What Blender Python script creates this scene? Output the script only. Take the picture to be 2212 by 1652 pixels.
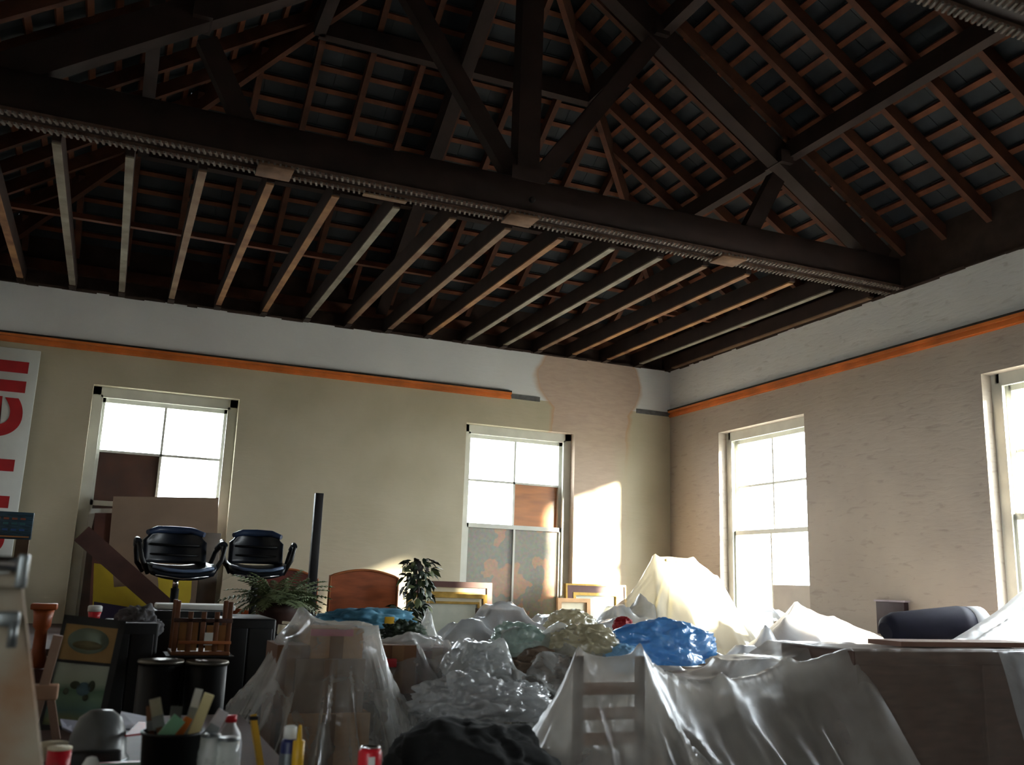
import bpy, bmesh, math, random
import numpy as np
from mathutils import Vector, Matrix, noise
random.seed(7)
S = bpy.context.scene
for o in list(bpy.data.objects): bpy.data.objects.remove(o)
COL = S.collection

# ---------------------------------------------------------------- camera
YAW, PITCH, ROLL, FPX = 0.3975, 0.21238, 0.03396, 2014.24
CAM = Vector((-5.93112, -9.26982, 1.6))
_f = Vector((math.sin(YAW)*math.cos(PITCH), math.cos(YAW)*math.cos(PITCH), math.sin(PITCH)))
_r0 = Vector((math.cos(YAW), -math.sin(YAW), 0)); _u0 = _r0.cross(_f)
_r = _r0*math.cos(ROLL)+_u0*math.sin(ROLL); _u = _u0*math.cos(ROLL)-_r0*math.sin(ROLL)
cd = bpy.data.cameras.new('camera'); cam = bpy.data.objects.new('camera', cd); COL.objects.link(cam)
cd.sensor_width = 36; cd.lens = FPX/2212*36; cd.clip_start = .05; cd.clip_end = 300
cam.matrix_world = Matrix(((_r.x,_u.x,-_f.x,CAM.x),(_r.y,_u.y,-_f.y,CAM.y),(_r.z,_u.z,-_f.z,CAM.z),(0,0,0,1)))
S.camera = cam
cd.dof.use_dof = True; cd.dof.focus_distance = 9.0; cd.dof.aperture_fstop = 3.5

# ---------------------------------------------------------------- sky, sun, exposure
W = bpy.data.worlds.new('sky'); S.world = W; W.use_nodes = True
bg = W.node_tree.nodes['Background']; bg.inputs[0].default_value = (.89,.94,1,1); bg.inputs[1].default_value = 26.0
sd = bpy.data.lights.new('sun','SUN'); sun = bpy.data.objects.new('sun', sd); COL.objects.link(sun)
sd.energy = 62; sd.angle = math.radians(4.2); sd.color = (1,.88,.70)
sun.rotation_euler = Vector((-.585,.811,-.260)).to_track_quat('-Z','Y').to_euler()
S.view_settings.view_transform = 'Standard'; S.view_settings.look = 'None'
S.view_settings.exposure = 0.36; S.view_settings.gamma = 1
S.view_settings.use_curve_mapping = False
S.cycles.use_denoising = True
S.cycles.max_bounces = 10; S.cycles.diffuse_bounces = 6; S.cycles.transparent_max_bounces = 24
S.cycles.sample_clamp_indirect = 12

# ---------------------------------------------------------------- helpers
def ray(px, py): return _f + _r*((px-1106)/FPX) - _u*((py-826)/FPX)
def at(px, py, Y):
    d = ray(px, py); return CAM + d*((Y-CAM.y)/d.y)
def rgb(h):
    c = [int(h[i:i+2],16)/255 for i in (0,2,4)]
    return tuple((x/12.92 if x<=.04045 else ((x+.055)/1.055)**2.4) for x in c)+(1,)
MATS = {}
def nt(name):
    m = bpy.data.materials.new(name); m.use_nodes = True
    t = m.node_tree; b = t.nodes['Principled BSDF']; MATS[name] = m
    return m, t, b
def N(t, typ, **kw):
    n = t.nodes.new(typ)
    for k, v in kw.items(): setattr(n, k, v)
    return n
def ramp(t, fac, stops):
    r = N(t,'ShaderNodeValToRGB'); e = r.color_ramp.elements
    while len(e) < len(stops): e.new(.5)
    for i,(p,c) in enumerate(stops): e[i].position = p; e[i].color = c if len(c)==4 else tuple(c)+(1,)
    t.links.new(fac, r.inputs[0]); return r.outputs[0]
def mat(name, col, rough=.6, var=.25, scale=6, stretch=(1,1,1), metal=0, bump=.15, col2=None, spec=.4):
    if name in MATS: return MATS[name]
    m, t, b = nt(name); c = rgb(col)
    tc = N(t,'ShaderNodeTexCoord'); mp = N(t,'ShaderNodeMapping'); mp.inputs['Scale'].default_value = stretch
    t.links.new(tc.outputs['Object'], mp.inputs[0])
    nz = N(t,'ShaderNodeTexNoise'); nz.inputs['Scale'].default_value = scale; nz.inputs['Detail'].default_value = 5
    t.links.new(mp.outputs[0], nz.inputs['Vector'])
    lo = rgb(col2) if col2 else tuple(x*(1-var) for x in c[:3])+(1,)
    hi = c if col2 else tuple(min(1,x*(1+var)) for x in c[:3])+(1,)
    t.links.new(ramp(t, nz.outputs['Fac'], [(.3,lo),(.7,hi)]), b.inputs['Base Color'])
    b.inputs['Roughness'].default_value = rough; b.inputs['Metallic'].default_value = metal
    b.inputs['Specular IOR Level'].default_value = spec
    if bump:
        bp = N(t,'ShaderNodeBump'); bp.inputs['Strength'].default_value = bump; bp.inputs['Distance'].default_value = .01
        t.links.new(nz.outputs['Fac'], bp.inputs['Height']); t.links.new(bp.outputs[0], b.inputs['Normal'])
    return m
def film(name, col, lo, hi, rough=.25, transl=.5, wr=1.0, scale=9):
    """thin plastic: partly clear, milkier where folded or seen edge-on"""
    m = bpy.data.materials.new(name); m.use_nodes = True; t = m.node_tree; t.nodes.clear(); MATS[name] = m
    out = N(t,'ShaderNodeOutputMaterial'); c = rgb(col)
    tc = N(t,'ShaderNodeTexCoord')
    nz = N(t,'ShaderNodeTexNoise'); nz.inputs['Scale'].default_value = scale; nz.inputs['Detail'].default_value = 4; nz.inputs['Distortion'].default_value = .8
    t.links.new(tc.outputs['Object'], nz.inputs['Vector'])
    bp = N(t,'ShaderNodeBump'); bp.inputs['Strength'].default_value = .6*wr; bp.inputs['Distance'].default_value = .03
    t.links.new(nz.outputs['Fac'], bp.inputs['Height'])
    di = N(t,'ShaderNodeBsdfDiffuse'); tr = N(t,'ShaderNodeBsdfTranslucent'); gl = N(t,'ShaderNodeBsdfGlossy'); gl.inputs['Roughness'].default_value = rough
    di.inputs[0].default_value = c; tr.inputs[0].default_value = c; gl.inputs[0].default_value = (.95,.97,1,1)
    for n in (di,tr,gl): t.links.new(bp.outputs[0], n.inputs['Normal'])
    m1 = N(t,'ShaderNodeMixShader'); m1.inputs[0].default_value = transl
    t.links.new(di.outputs[0], m1.inputs[1]); t.links.new(tr.outputs[0], m1.inputs[2])
    m2 = N(t,'ShaderNodeMixShader'); lw = N(t,'ShaderNodeLayerWeight'); lw.inputs[0].default_value = .25
    fr = N(t,'ShaderNodeMath', operation='MULTIPLY_ADD'); fr.inputs[1].default_value = .3; fr.inputs[2].default_value = .08
    t.links.new(lw.outputs['Facing'], fr.inputs[0]); t.links.new(fr.outputs[0], m2.inputs[0])
    t.links.new(m1.outputs[0], m2.inputs[1]); t.links.new(gl.outputs[0], m2.inputs[2])
    al = N(t,'ShaderNodeMapRange'); al.inputs['To Min'].default_value = lo; al.inputs['To Max'].default_value = hi
    al.inputs['From Min'].default_value = .15; al.inputs['From Max'].default_value = .95
    ad = N(t,'ShaderNodeMath', operation='MULTIPLY_ADD'); ad.inputs[1].default_value = .7
    t.links.new(lw.outputs['Facing'], ad.inputs[0]); nm = N(t,'ShaderNodeMath', operation='MULTIPLY'); nm.inputs[1].default_value = .6
    t.links.new(nz.outputs['Fac'], nm.inputs[0]); t.links.new(nm.outputs[0], ad.inputs[2])
    t.links.new(ad.outputs[0], al.inputs[0])
    tp = N(t,'ShaderNodeBsdfTransparent'); m3 = N(t,'ShaderNodeMixShader')
    t.links.new(al.outputs[0], m3.inputs[0]); t.links.new(tp.outputs[0], m3.inputs[1]); t.links.new(m2.outputs[0], m3.inputs[2])
    t.links.new(m3.outputs[0], out.inputs[0]); return m
def tagp(o, label=None, cat=None, group=None, kind=None):
    if label: o['label'] = label
    if cat: o['category'] = cat
    if group: o['group'] = group
    if kind: o['kind'] = kind
    return o
def empty(name, loc=(0,0,0), rz=0, parent=None, **kw):
    o = bpy.data.objects.new(name, None); COL.objects.link(o); o.location = loc; o.rotation_euler = (0,0,rz)
    o.empty_display_size = .1
    if parent: o.parent = parent
    return tagp(o, **kw)
class MB:
    def __init__(s): s.bm = bmesh.new()
    def _add(s, verts, faces, M=None, smooth=False):
        vs = [s.bm.verts.new(M @ Vector(v) if M else v) for v in verts]
        for f in faces:
            try: fc = s.bm.faces.new([vs[i] for i in f]); fc.smooth = smooth
            except ValueError: pass
        return s
    def box(s, a, b, M=None):
        x0,y0,z0 = a; x1,y1,z1 = b
        return s._add([(x0,y0,z0),(x1,y0,z0),(x1,y1,z0),(x0,y1,z0),(x0,y0,z1),(x1,y0,z1),(x1,y1,z1),(x0,y1,z1)],
            [(3,2,1,0),(4,5,6,7),(0,1,5,4),(1,2,6,5),(2,3,7,6),(3,0,4,7)], M)
    def rbox(s, a, b, r=.01, M=None, seg=2):
        t = bmesh.new(); bmesh.ops.create_cube(t, size=1)
        c = [(a[i]+b[i])/2 for i in range(3)]; d = [abs(b[i]-a[i]) for i in range(3)]
        for v in t.verts: v.co = Vector((v.co.x*d[0]+c[0], v.co.y*d[1]+c[1], v.co.z*d[2]+c[2]))
        bmesh.ops.bevel(t, geom=list(t.edges), offset=min(r,min(d)*.45), segments=seg, affect='EDGES', profile=.5)
        t.verts.index_update()
        vs = [tuple(v.co) for v in t.verts]; fs = [[v.index for v in f.verts] for f in t.faces]; t.free()
        return s._add(vs, fs, M, True)
    def beam(s, p0, p1, w, h, up=(0,0,1)):
        p0 = Vector(p0); p1 = Vector(p1); d = (p1-p0); L = d.length; d.normalize()
        sd_ = d.cross(Vector(up)).normalized(); u = sd_.cross(d)
        M = Matrix(((d.x,sd_.x,u.x,p0.x),(d.y,sd_.y,u.y,p0.y),(d.z,sd_.z,u.z,p0.z),(0,0,0,1)))
        return s.box((0,-w/2,-h/2),(L,w/2,h/2),M)
    def tube(s, pts, r, seg=8, cap=True):
        pts = [Vector(p) for p in pts]; rings = []
        rr = r if isinstance(r,(list,tuple)) else [r]*len(pts)
        pv = None
        for i,p in enumerate(pts):
            d = (pts[min(i+1,len(pts)-1)]-pts[max(i-1,0)]).normalized()
            if pv is None: pv = d.orthogonal().normalized()
            pv = (pv - d*pv.dot(d)).normalized(); q = d.cross(pv)
            rings.append([s.bm.verts.new(p+(pv*math.cos(a)+q*math.sin(a))*rr[i]) for a in [2*math.pi*k/seg for k in range(seg)]])
        for A,B in zip(rings, rings[1:]):
            for k in range(seg):
                f = s.bm.faces.new((A[k],A[(k+1)%seg],B[(k+1)%seg],B[k])); f.smooth = True
        if cap:
            s.bm.faces.new(rings[0][::-1]); s.bm.faces.new(rings[-1])
        return s
    def lathe(s, prof, seg=20, M=None, cap=True, smooth=True):
        vs = []; fs = []
        for r,z in prof:
            for k in range(seg):
                a = 2*math.pi*k/seg; vs.append((r*math.cos(a), r*math.sin(a), z))
        for i in range(len(prof)-1):
            for k in range(seg):
                fs.append((i*seg+k, i*seg+(k+1)%seg, (i+1)*seg+(k+1)%seg, (i+1)*seg+k))
        if cap:
            fs.append(list(range(seg))[::-1]); fs.append([(len(prof)-1)*seg+k for k in range(seg)])
        return s._add(vs, fs, M, smooth)
    def poly(s, pts, y0, y1, M=None):
        """outline in x,z extruded along y"""
        n = len(pts); vs = [(x,y0,z) for x,z in pts]+[(x,y1,z) for x,z in pts]
        fs = [list(range(n)), list(range(n,2*n))[::-1]]+[(i,i+n,(i+1)%n+n,(i+1)%n) for i in range(n)]
        return s._add(vs, fs, M)
    def build(s, name, m, parent=None, loc=None, rot=None, **kw):
        bmesh.ops.recalc_face_normals(s.bm, faces=s.bm.faces)
        me = bpy.data.meshes.new(name); s.bm.to_mesh(me); s.bm.free()
        if isinstance(m,(list,tuple)):
            for q in m: me.materials.append(q)
        else: me.materials.append(m)
        o = bpy.data.objects.new(name, me); COL.objects.link(o)
        if parent: o.parent = parent
        if loc is not None: o.location = loc
        if rot is not None: o.rotation_euler = rot
        return tagp(o, **kw)
def dup(o, parent=None, **kw):
    c = o.copy(); COL.objects.link(c); c.parent = parent
    for ch in list(o.children): dup(ch, c)
    return tagp(c, **kw)
def wood_box(name, a, b, m, label, cat, **kw): return MB().rbox(a, b, .006).build(name, m, label=label, cat=cat, **kw)

# ---------------------------------------------------------------- materials
M_plaster_dark = mat('dark_brick','3a2c26',.95,.3,9)
M_wood_old = mat('old_roof_timber','2d1d19',.75,.35,5,(1,1,1))
M_rafter = mat('rafter_timber','54301f',.8,.35,6)
M_batten = mat('batten_timber','66371f',.8,.35,8)
M_joist = mat('pale_joist_timber','8a735c',.8,.3,5,col2='6a4c38')
M_slate = mat('slate','2b3035',.75,.3,5)
M_felt = mat('lath_grey','6d655f',.9,.3,30)
M_rail = mat('orange_varnished_pine','cf7434',.45,.25,4,(1,1,1))
M_floor = mat('floor_boards','2e2622',.7,.3,5)
M_frame = mat('white_gloss_paint','c9c9c0',.45,.08,6,bump=.05)
M_outside = mat('outside_ground','8a8880',.9,.1,1)

H, HR = 4.141, 3.575      # wall top, picture rail
XL, YF = -7.2, -13.5

# walls: cream below the rail, white above; the back wall has a patch of bare pink plaster
def wall_mat(name, patch, brush):
    m, t, b = nt(name); tc = N(t,'ShaderNodeTexCoord'); sp = N(t,'ShaderNodeSeparateXYZ'); t.links.new(tc.outputs['Object'], sp.inputs[0])
    n1 = N(t,'ShaderNodeTexNoise'); n1.inputs['Scale'].default_value = 1.6; n1.inputs['Detail'].default_value = 6
    t.links.new(tc.outputs['Object'], n1.inputs['Vector'])
    mp = N(t,'ShaderNodeMapping'); mp.inputs['Scale'].default_value = (2,2,9); t.links.new(tc.outputs['Object'], mp.inputs[0])
    n2 = N(t,'ShaderNodeTexNoise'); n2.inputs['Scale'].default_value = 3.2; n2.inputs['Detail'].default_value = 6; n2.inputs['Distortion'].default_value = .6
    t.links.new(mp.outputs[0], n2.inputs['Vector'])
    cream = ramp(t, n1.outputs['Fac'], [(.3,rgb('b0a78f')),(.7,rgb('c0b7a0'))]) if not brush else ramp(t, n1.outputs['Fac'], [(.35,rgb('a89d93')),(.7,rgb('b3a89c'))])
    white = ramp(t, n1.outputs['Fac'], [(.3,rgb('d0d1d2')),(.7,rgb('dcdddd'))])
    gt = N(t,'ShaderNodeMath', operation='GREATER_THAN'); gt.inputs[1].default_value = HR+.03; t.links.new(sp.outputs['Z'], gt.inputs[0])
    mx = N(t,'ShaderNodeMix', data_type='RGBA'); t.links.new(gt.outputs[0], mx.inputs[0]); t.links.new(cream, mx.inputs[6]); t.links.new(white, mx.inputs[7])
    col = mx.outputs[2]
    def math_(op, a, b_=None, c_=None):
        n = N(t,'ShaderNodeMath', operation=op)
        for i,v in enumerate((a,b_,c_)):
            if v is None: continue
            if isinstance(v,(int,float)): n.inputs[i].default_value = v
            else: t.links.new(v, n.inputs[i])
        return n.outputs[0]
    if patch:
        xn = math_('MULTIPLY_ADD', n1.outputs['Fac'], .30, math_('ADD', sp.outputs['X'], -.15))
        def band(v, lo, hi, s): # soft inside test
            a = N(t,'ShaderNodeMapRange', interpolation_type='SMOOTHSTEP'); a.inputs['From Min'].default_value = lo; a.inputs['From Max'].default_value = lo+s; t.links.new(v, a.inputs[0])
            c = N(t,'ShaderNodeMapRange', interpolation_type='SMOOTHSTEP'); c.inputs['From Min'].default_value = hi; c.inputs['From Max'].default_value = hi-s; t.links.new(v, c.inputs[0])
            return math_('MULTIPLY', a.outputs[0], c.outputs[0])
        zz = math_('MAXIMUM', math_('ADD', sp.outputs['Z'], -3.87), -.33)
        half = math_('MULTIPLY_ADD', math_('MULTIPLY', zz, zz), -1.7, .74)
        rim = math_('SUBTRACT', half, math_('ABSOLUTE', math_('ADD', xn, 1.075)))
        us = N(t,'ShaderNodeMapRange', interpolation_type='SMOOTHSTEP'); us.inputs['From Min'].default_value = 0; us.inputs['From Max'].default_value = .09; t.links.new(rim, us.inputs[0])
        lowfade = N(t,'ShaderNodeMapRange', interpolation_type='SMOOTHSTEP'); lowfade.inputs['From Min'].default_value = 2.7; lowfade.inputs['From Max'].default_value = 3.5; t.links.new(sp.outputs['Z'], lowfade.inputs[0])
        up = math_('MULTIPLY', us.outputs[0], lowfade.outputs[0])
        dn = math_('MULTIPLY', band(xn,-1.62,-.52,.3), band(sp.outputs['Z'],1.2,3.75,.3))
        mask = math_('MAXIMUM', up, math_('MULTIPLY', dn, .8))
        edge = ramp(t, us.outputs[0], [(0,(0,0,0)),(.1,(1,1,1)),(.85,(1,1,1)),(1,(0,0,0))])
        pink = ramp(t, n2.outputs['Fac'], [(.3,rgb('b39d8e')),(.7,rgb('bfaa9a'))])
        me_ = N(t,'ShaderNodeMix', data_type='RGBA'); t.links.new(math_('MULTIPLY',edge,.75), me_.inputs[0]); t.links.new(pink, me_.inputs[6]); me_.inputs[7].default_value = rgb('b98f68')
        m2 = N(t,'ShaderNodeMix', data_type='RGBA'); t.links.new(mask, m2.inputs[0]); t.links.new(col, m2.inputs[6]); t.links.new(me_.outputs[2], m2.inputs[7])
        col = m2.outputs[2]
    if brush:
        sm = ramp(t, n2.outputs['Fac'], [(.28,rgb('a49a92')),(.42,(1,1,1)),(1,(1,1,1))])
        mu = N(t,'ShaderNodeMix', data_type='RGBA', blend_type='MULTIPLY'); mu.inputs[0].default_value = .3
        t.links.new(col, mu.inputs[6]); t.links.new(sm, mu.inputs[7]); col = mu.outputs[2]
    t.links.new(col, b.inputs['Base Color']); b.inputs['Roughness'].default_value = .85
    bp = N(t,'ShaderNodeBump'); bp.inputs['Strength'].default_value = .2 if brush else .1; bp.inputs['Distance'].default_value = .02
    t.links.new(n2.outputs['Fac'], bp.inputs['Height']); t.links.new(bp.outputs[0], b.inputs['Normal'])
    return m
M_wall_back = wall_mat('painted_wall_back', True, False)
M_wall_right = wall_mat('painted_wall_right', False, True)

# ---------------------------------------------------------------- shell
MB().box((XL-.5,YF-.5,-.2),(.5,.5,0)).build('floor', M_floor, kind='structure')
MB().box((-60,-60,-1.4),(60,60,-1.2)).build('ground_outside', M_outside, kind='structure')
TH = .34; ZH, ZS = 3.27, 1.05
def wall_x(name, y, openings, sgn):
    m = MB(); xs = XL-.34; 
    for a,b in sorted(openings)+[(None,None)]:
        e = a if a is not None else TH
        m.box((xs,min(y,y+sgn*TH),0),(e,max(y,y+sgn*TH),H))
        if a is not None:
            m.box((a,min(y,y+sgn*TH),0),(b,max(y,y+sgn*TH),ZS)); m.box((a,min(y,y+sgn*TH),ZH),(b,max(y,y+sgn*TH),H)); xs = b
    return m
BW = [(-6.217,-4.912),(-2.55,-1.25)]
RW = [(-2.325,-.958),(-5.66,-4.31)]
wall_x('wall_back', 0, BW, 1).build('wall_back', M_wall_back, kind='structure')
def wall_y(openings, x0, x1):
    m = MB(); ys = YF
    for a,b in sorted(openings)+[(None,None)]:
        e = a if a is not None else 0
        m.box((x0,ys,0),(x1,e,H))
        if a is not None:
            m.box((x0,a,0),(x1,b,ZS)); m.box((x0,a,ZH),(x1,b,H)); ys = b
    return m
wall_y(RW, 0, TH).build('wall_right', M_wall_right, kind='structure')
LW_FILL = [(-10.9,-9.6)]  # unseen left window, added as fill light for the foreground and right wall
wall_y(LW_FILL, XL-TH, XL).build('wall_left', M_wall_right, kind='structure')
MB().box((XL-TH,YF-TH,0),(TH,YF,7.2)).build('wall_front', M_wall_right, kind='structure')
# brick wall head above the plaster line, set back a little, closing the eaves
m = MB(); m.box((XL-TH,.06,H),(TH,TH,4.72)); m.box((.06,YF,H),(TH,.06,4.72)); m.box((XL-TH,YF,H),(XL-.06,.06,4.72))
m.build('wall_head', M_plaster_dark, kind='structure')
# ragged plaster edge along the wall tops
random.seed(3); m = MB()
x = XL
while x < 0:
    w = random.uniform(.06,.22); m.box((x,-.012,H-random.uniform(.004,.02)),(x+w,.05,H+random.uniform(0,.015))); x += w
y = 0
while y > -9:
    w = random.uniform(.06,.25); m.box((-.012,y-w,H-random.uniform(.004,.02)),(.05,y,H+random.uniform(0,.015))); y -= w
m.build('trim_7', M_plaster_dark, kind='structure')

# picture rail
def rail_profile(m, a, b, axis):
    for (o,z0,z1) in ((.012,0,.075),(.026,.01,.03),(.034,.052,.075)):
        if axis=='x': m.box((a,-o,HR+z0),(b,0,HR+z1))
        else: m.box((-o,a,HR+z0),(0,b,HR+z1))
    return m
rail_profile(MB(), XL, -2.05, 'x').build('trim_1', M_rail, kind='structure')
rail_profile(MB(), YF, 0, 'y').build('trim_2', M_rail, kind='structure')
M_rail_shade = mat('rail_top_shade','2c2624',.95,.3,20)  # dark colour for the strips that stand for the shadow above the rail
MB().box((XL,-.036,HR+.075),(-2.05,0,HR+.092)).build('trim_3', M_rail_shade, kind='structure')
MB().box((-.036,YF,HR+.075),(0,0,HR+.092)).build('trim_4', M_rail_shade, kind='structure')
M_greyrail = mat('bare_grey_rail_bed','5f5f60',.95,.3,18)
MB().box((-2.05,-.012,HR+.012),(-1.70,0,HR+.062)).build('trim_5', M_greyrail, kind='structure')
MB().box((-.46,-.012,HR+.012),(-.012,0,HR+.062)).build('trim_6', M_greyrail, kind='structure')

# ---------------------------------------------------------------- roof
PITCH_T = .67; E0 = 4.5
CE = empty('ceiling', kind='structure')
def obj_beam(name, p0, p1, w, h, m, up=(0,0,1), parent=CE, **kw): return MB().beam(p0,p1,w,h,up).build(name, m, parent, **kw)
XM = -3.575; CO = math.cos(math.atan(PITCH_T))
def zr(d, off=0): return E0 + PITCH_T*d + off      # underside of rafters at distance d from the wall, plus perpendicular-ish offset
SW_ = .43
# rafters right and left
k = 0; y = -.43*1
ys_all = [-(3.58+.43*i) for i in range(-8,24)]
for y in ys_all:
    if y < YF+.1 or y > -.2: continue
    dmax = min(-XM, -y) if y > XM else -XM
    for s in (0,1):
        x0 = .25 if s==0 else XL-.25+.05; x1 = -dmax if s==0 else XL+.05+dmax
        if s==1 and dmax < .5: continue
        p0 = (x0, y, zr(-.25,.06)); p1 = (x1, y, zr(dmax,.06))
        obj_beam('rafter', p0, p1, .05, .1, M_rafter)
# hip rafters (back slope)
for i in range(-9,9):
    x = -3.45 + .437*i
    if x > -.15 or x < XL+.2: continue
    dmax = min(-x, x-XL)
    obj_beam('rafter', (x,.25,zr(-.25,.06)), (x,-dmax,zr(dmax,.06)), .05, .1, M_rafter)
obj_beam('hip_rafter', (.2,.2,zr(-.2,.0)), (XM,XM,zr(-XM,.0)), .05, .2, M_rafter)
obj_beam('hip_rafter', (XL-.2+.05,.2,zr(-.2,.0)), (XM,XM,zr(-XM,.0)), .05, .2, M_rafter)
obj_beam('hip_principal', (-3.56,.1,zr(0,-.12)), (-3.56,-3.3,zr(3.3,-.12)), .12, .2, M_wood_old)
obj_beam('ridge_board', (XM,XM+.05,zr(-XM,.02)), (XM,YF,zr(-XM,.02)), .04, .24, M_rafter)
# purlins
for d in (1.12, 2.33):
    obj_beam('purlin', (-d,YF,zr(d,-.09)), (-d,-d,zr(d,-.09)), .09, .15, M_wood_old)
    obj_beam('purlin', (XL+.05+d,YF,zr(d,-.09)), (XL+.05+d,-d,zr(d,-.09)), .09, .15, M_wood_old)
    obj_beam('purlin', (-d,-d,zr(d,-.09)), (XL+.05+d,-d,zr(d,-.09)), .09, .15, M_wood_old)
# battens
gauge = .165; nb = int(-XM/gauge)
for i in range(nb+1):
    d = -.1 + gauge*i; z = zr(d,.13)
    if d > -XM: break
    obj_beam('batten', (-d,YF,z), (-d,-max(d,-.2),z), .045, .028, M_batten, up=(PITCH_T,0,1))
    obj_beam('batten', (XL+.05+d,YF,z), (XL+.05+d,-max(d,-.2),z), .045, .028, M_batten, up=(-PITCH_T,0,1))
    obj_beam('batten', (-max(d,-.2),-d,z), (XL+.05+max(d,-.2),-d,z), .045, .028, M_batten, up=(0,PITCH_T,1))
# slates: the 300 that show largest as single parts, all others joined
SWD = .27
slates = []
sn = Vector((PITCH_T,0,1)).normalized()
def slate_M(side, along, d, jit):
    """frame of a slate: X along the course, Y up the slope, Z outwards"""
    z = zr(d,.155+.012)
    if side=='r': X = Vector((0,-1,0)); U = Vector((-1,0,PITCH_T)).normalized(); p = Vector((-d,along,z))
    elif side=='l': X = Vector((0,1,0)); U = Vector((1,0,PITCH_T)).normalized(); p = Vector((XL+.05+d,along,z))
    else: X = Vector((1,0,0)); U = Vector((0,-1,PITCH_T)).normalized(); p = Vector((along,-d,z))
    Z = X.cross(U); 
    if Z.z < 0: X = -X; Z = -Z
    t = .05+jit*.5; U2 = (U*math.cos(t)-Z*math.sin(t)); Z2 = X.cross(U2)
    return Matrix(((X.x,U2.x,Z2.x,p.x),(X.y,U2.y,Z2.y,p.y),(X.z,U2.z,Z2.z,p.z),(0,0,0,1)))
random.seed(11)
for side in 'rlb':
    for i in range(nb+2):
        d = -.18+gauge*i
        if d > -XM-.02: break
        lo, hi = (YF, -max(d,0)) if side in 'rl' else (XL+.05+max(d,0), -max(d,0))
        if side in 'rl': lo, hi = YF, -max(d,0)
        q = lo - (i%2)*SWD/2
        while q < hi+SWD*.4:
            c = q+SWD/2
            if c < hi+.1 and (side!='b' or c > lo-.1): slates.append((slate_M(side, c, d, random.uniform(-.02,.02)), side))
            q += SWD
def score(Mx):
    p = Mx.to_translation()-CAM; z = p.dot(_f)
    if z < .5: return 0
    px = 1106+FPX*p.dot(_r)/z; py = 826-FPX*p.dot(_u)/z
    if not(-20<px<2232 and -20<py<640): return 0
    n = Vector(Mx.col[2][:3]); return abs(n.dot(p.normalized()))/(p.length_squared)
slates.sort(key=lambda s: -score(s[0]))
def slate_mb(mb, Mx=None): return mb.box((-SWD/2+.002,-.13,-.003),(SWD/2-.002,.31,.004), Mx)
first = slate_mb(MB()).build('slate', M_slate, CE); first.matrix_local = slates[0][0]
for Mx,_s in slates[1:300]:
    c = first.copy(); COL.objects.link(c); c.matrix_local = Mx
m = MB()
for Mx,_s in slates[300:]: slate_mb(m, Mx)
m.build('slate_courses', M_slate, CE, kind='stuff')
MB().box((XM-.15,YF,zr(-XM,.2)),(XM+.15,XM+.3,zr(-XM,.26))).build('ridge_capping', M_slate, CE)

# ceiling joists between the back wall and the front tie beam
random.seed(5)
jt = [-.045,-.48,-.905,-1.35,-1.77,-2.19,-2.62,-3.06,-3.49,-3.92,-4.34,-4.77,-5.21,-5.64,-6.08,-6.50,-6.93]
for i,x in enumerate(jt):
    M_j = [M_joist, mat('pale_joist_timber_warm','a3784e',.8,.25,5,col2='6a4630'), mat('pale_joist_timber_grey','8d887a',.8,.25,5,col2='655a4c')][(i*5+i//3)%3]
    mb = MB().box((x-.026,-3.3,H+.012),(x+.026,.1,H+.15))
    j = mb.build('ceiling_joist', M_wood_old, CE)
    # planed-up pale underside where the ceiling boards were pulled off
    MB().box((x-.026,-3.28,H),(x+.026,-.14,H+.012)).build('joist_underside', M_j, j)
    MB().box((x-.03,-.14,H-.012),(x+.03,0,H+.012)).build('joist_end', M_plaster_dark, j)
obj_beam('ceiling_binder', (XL,-1.55,H+.17), (0,-1.55,H+.17), .05, .04, M_batten)
obj_beam('wall_plate', (XL,.05,H+.2), (0,.05,H+.2), .1, .1, M_rafter)
# joists of the next bay, behind and above the camera
for y in (-6.9,):
    pass

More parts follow.
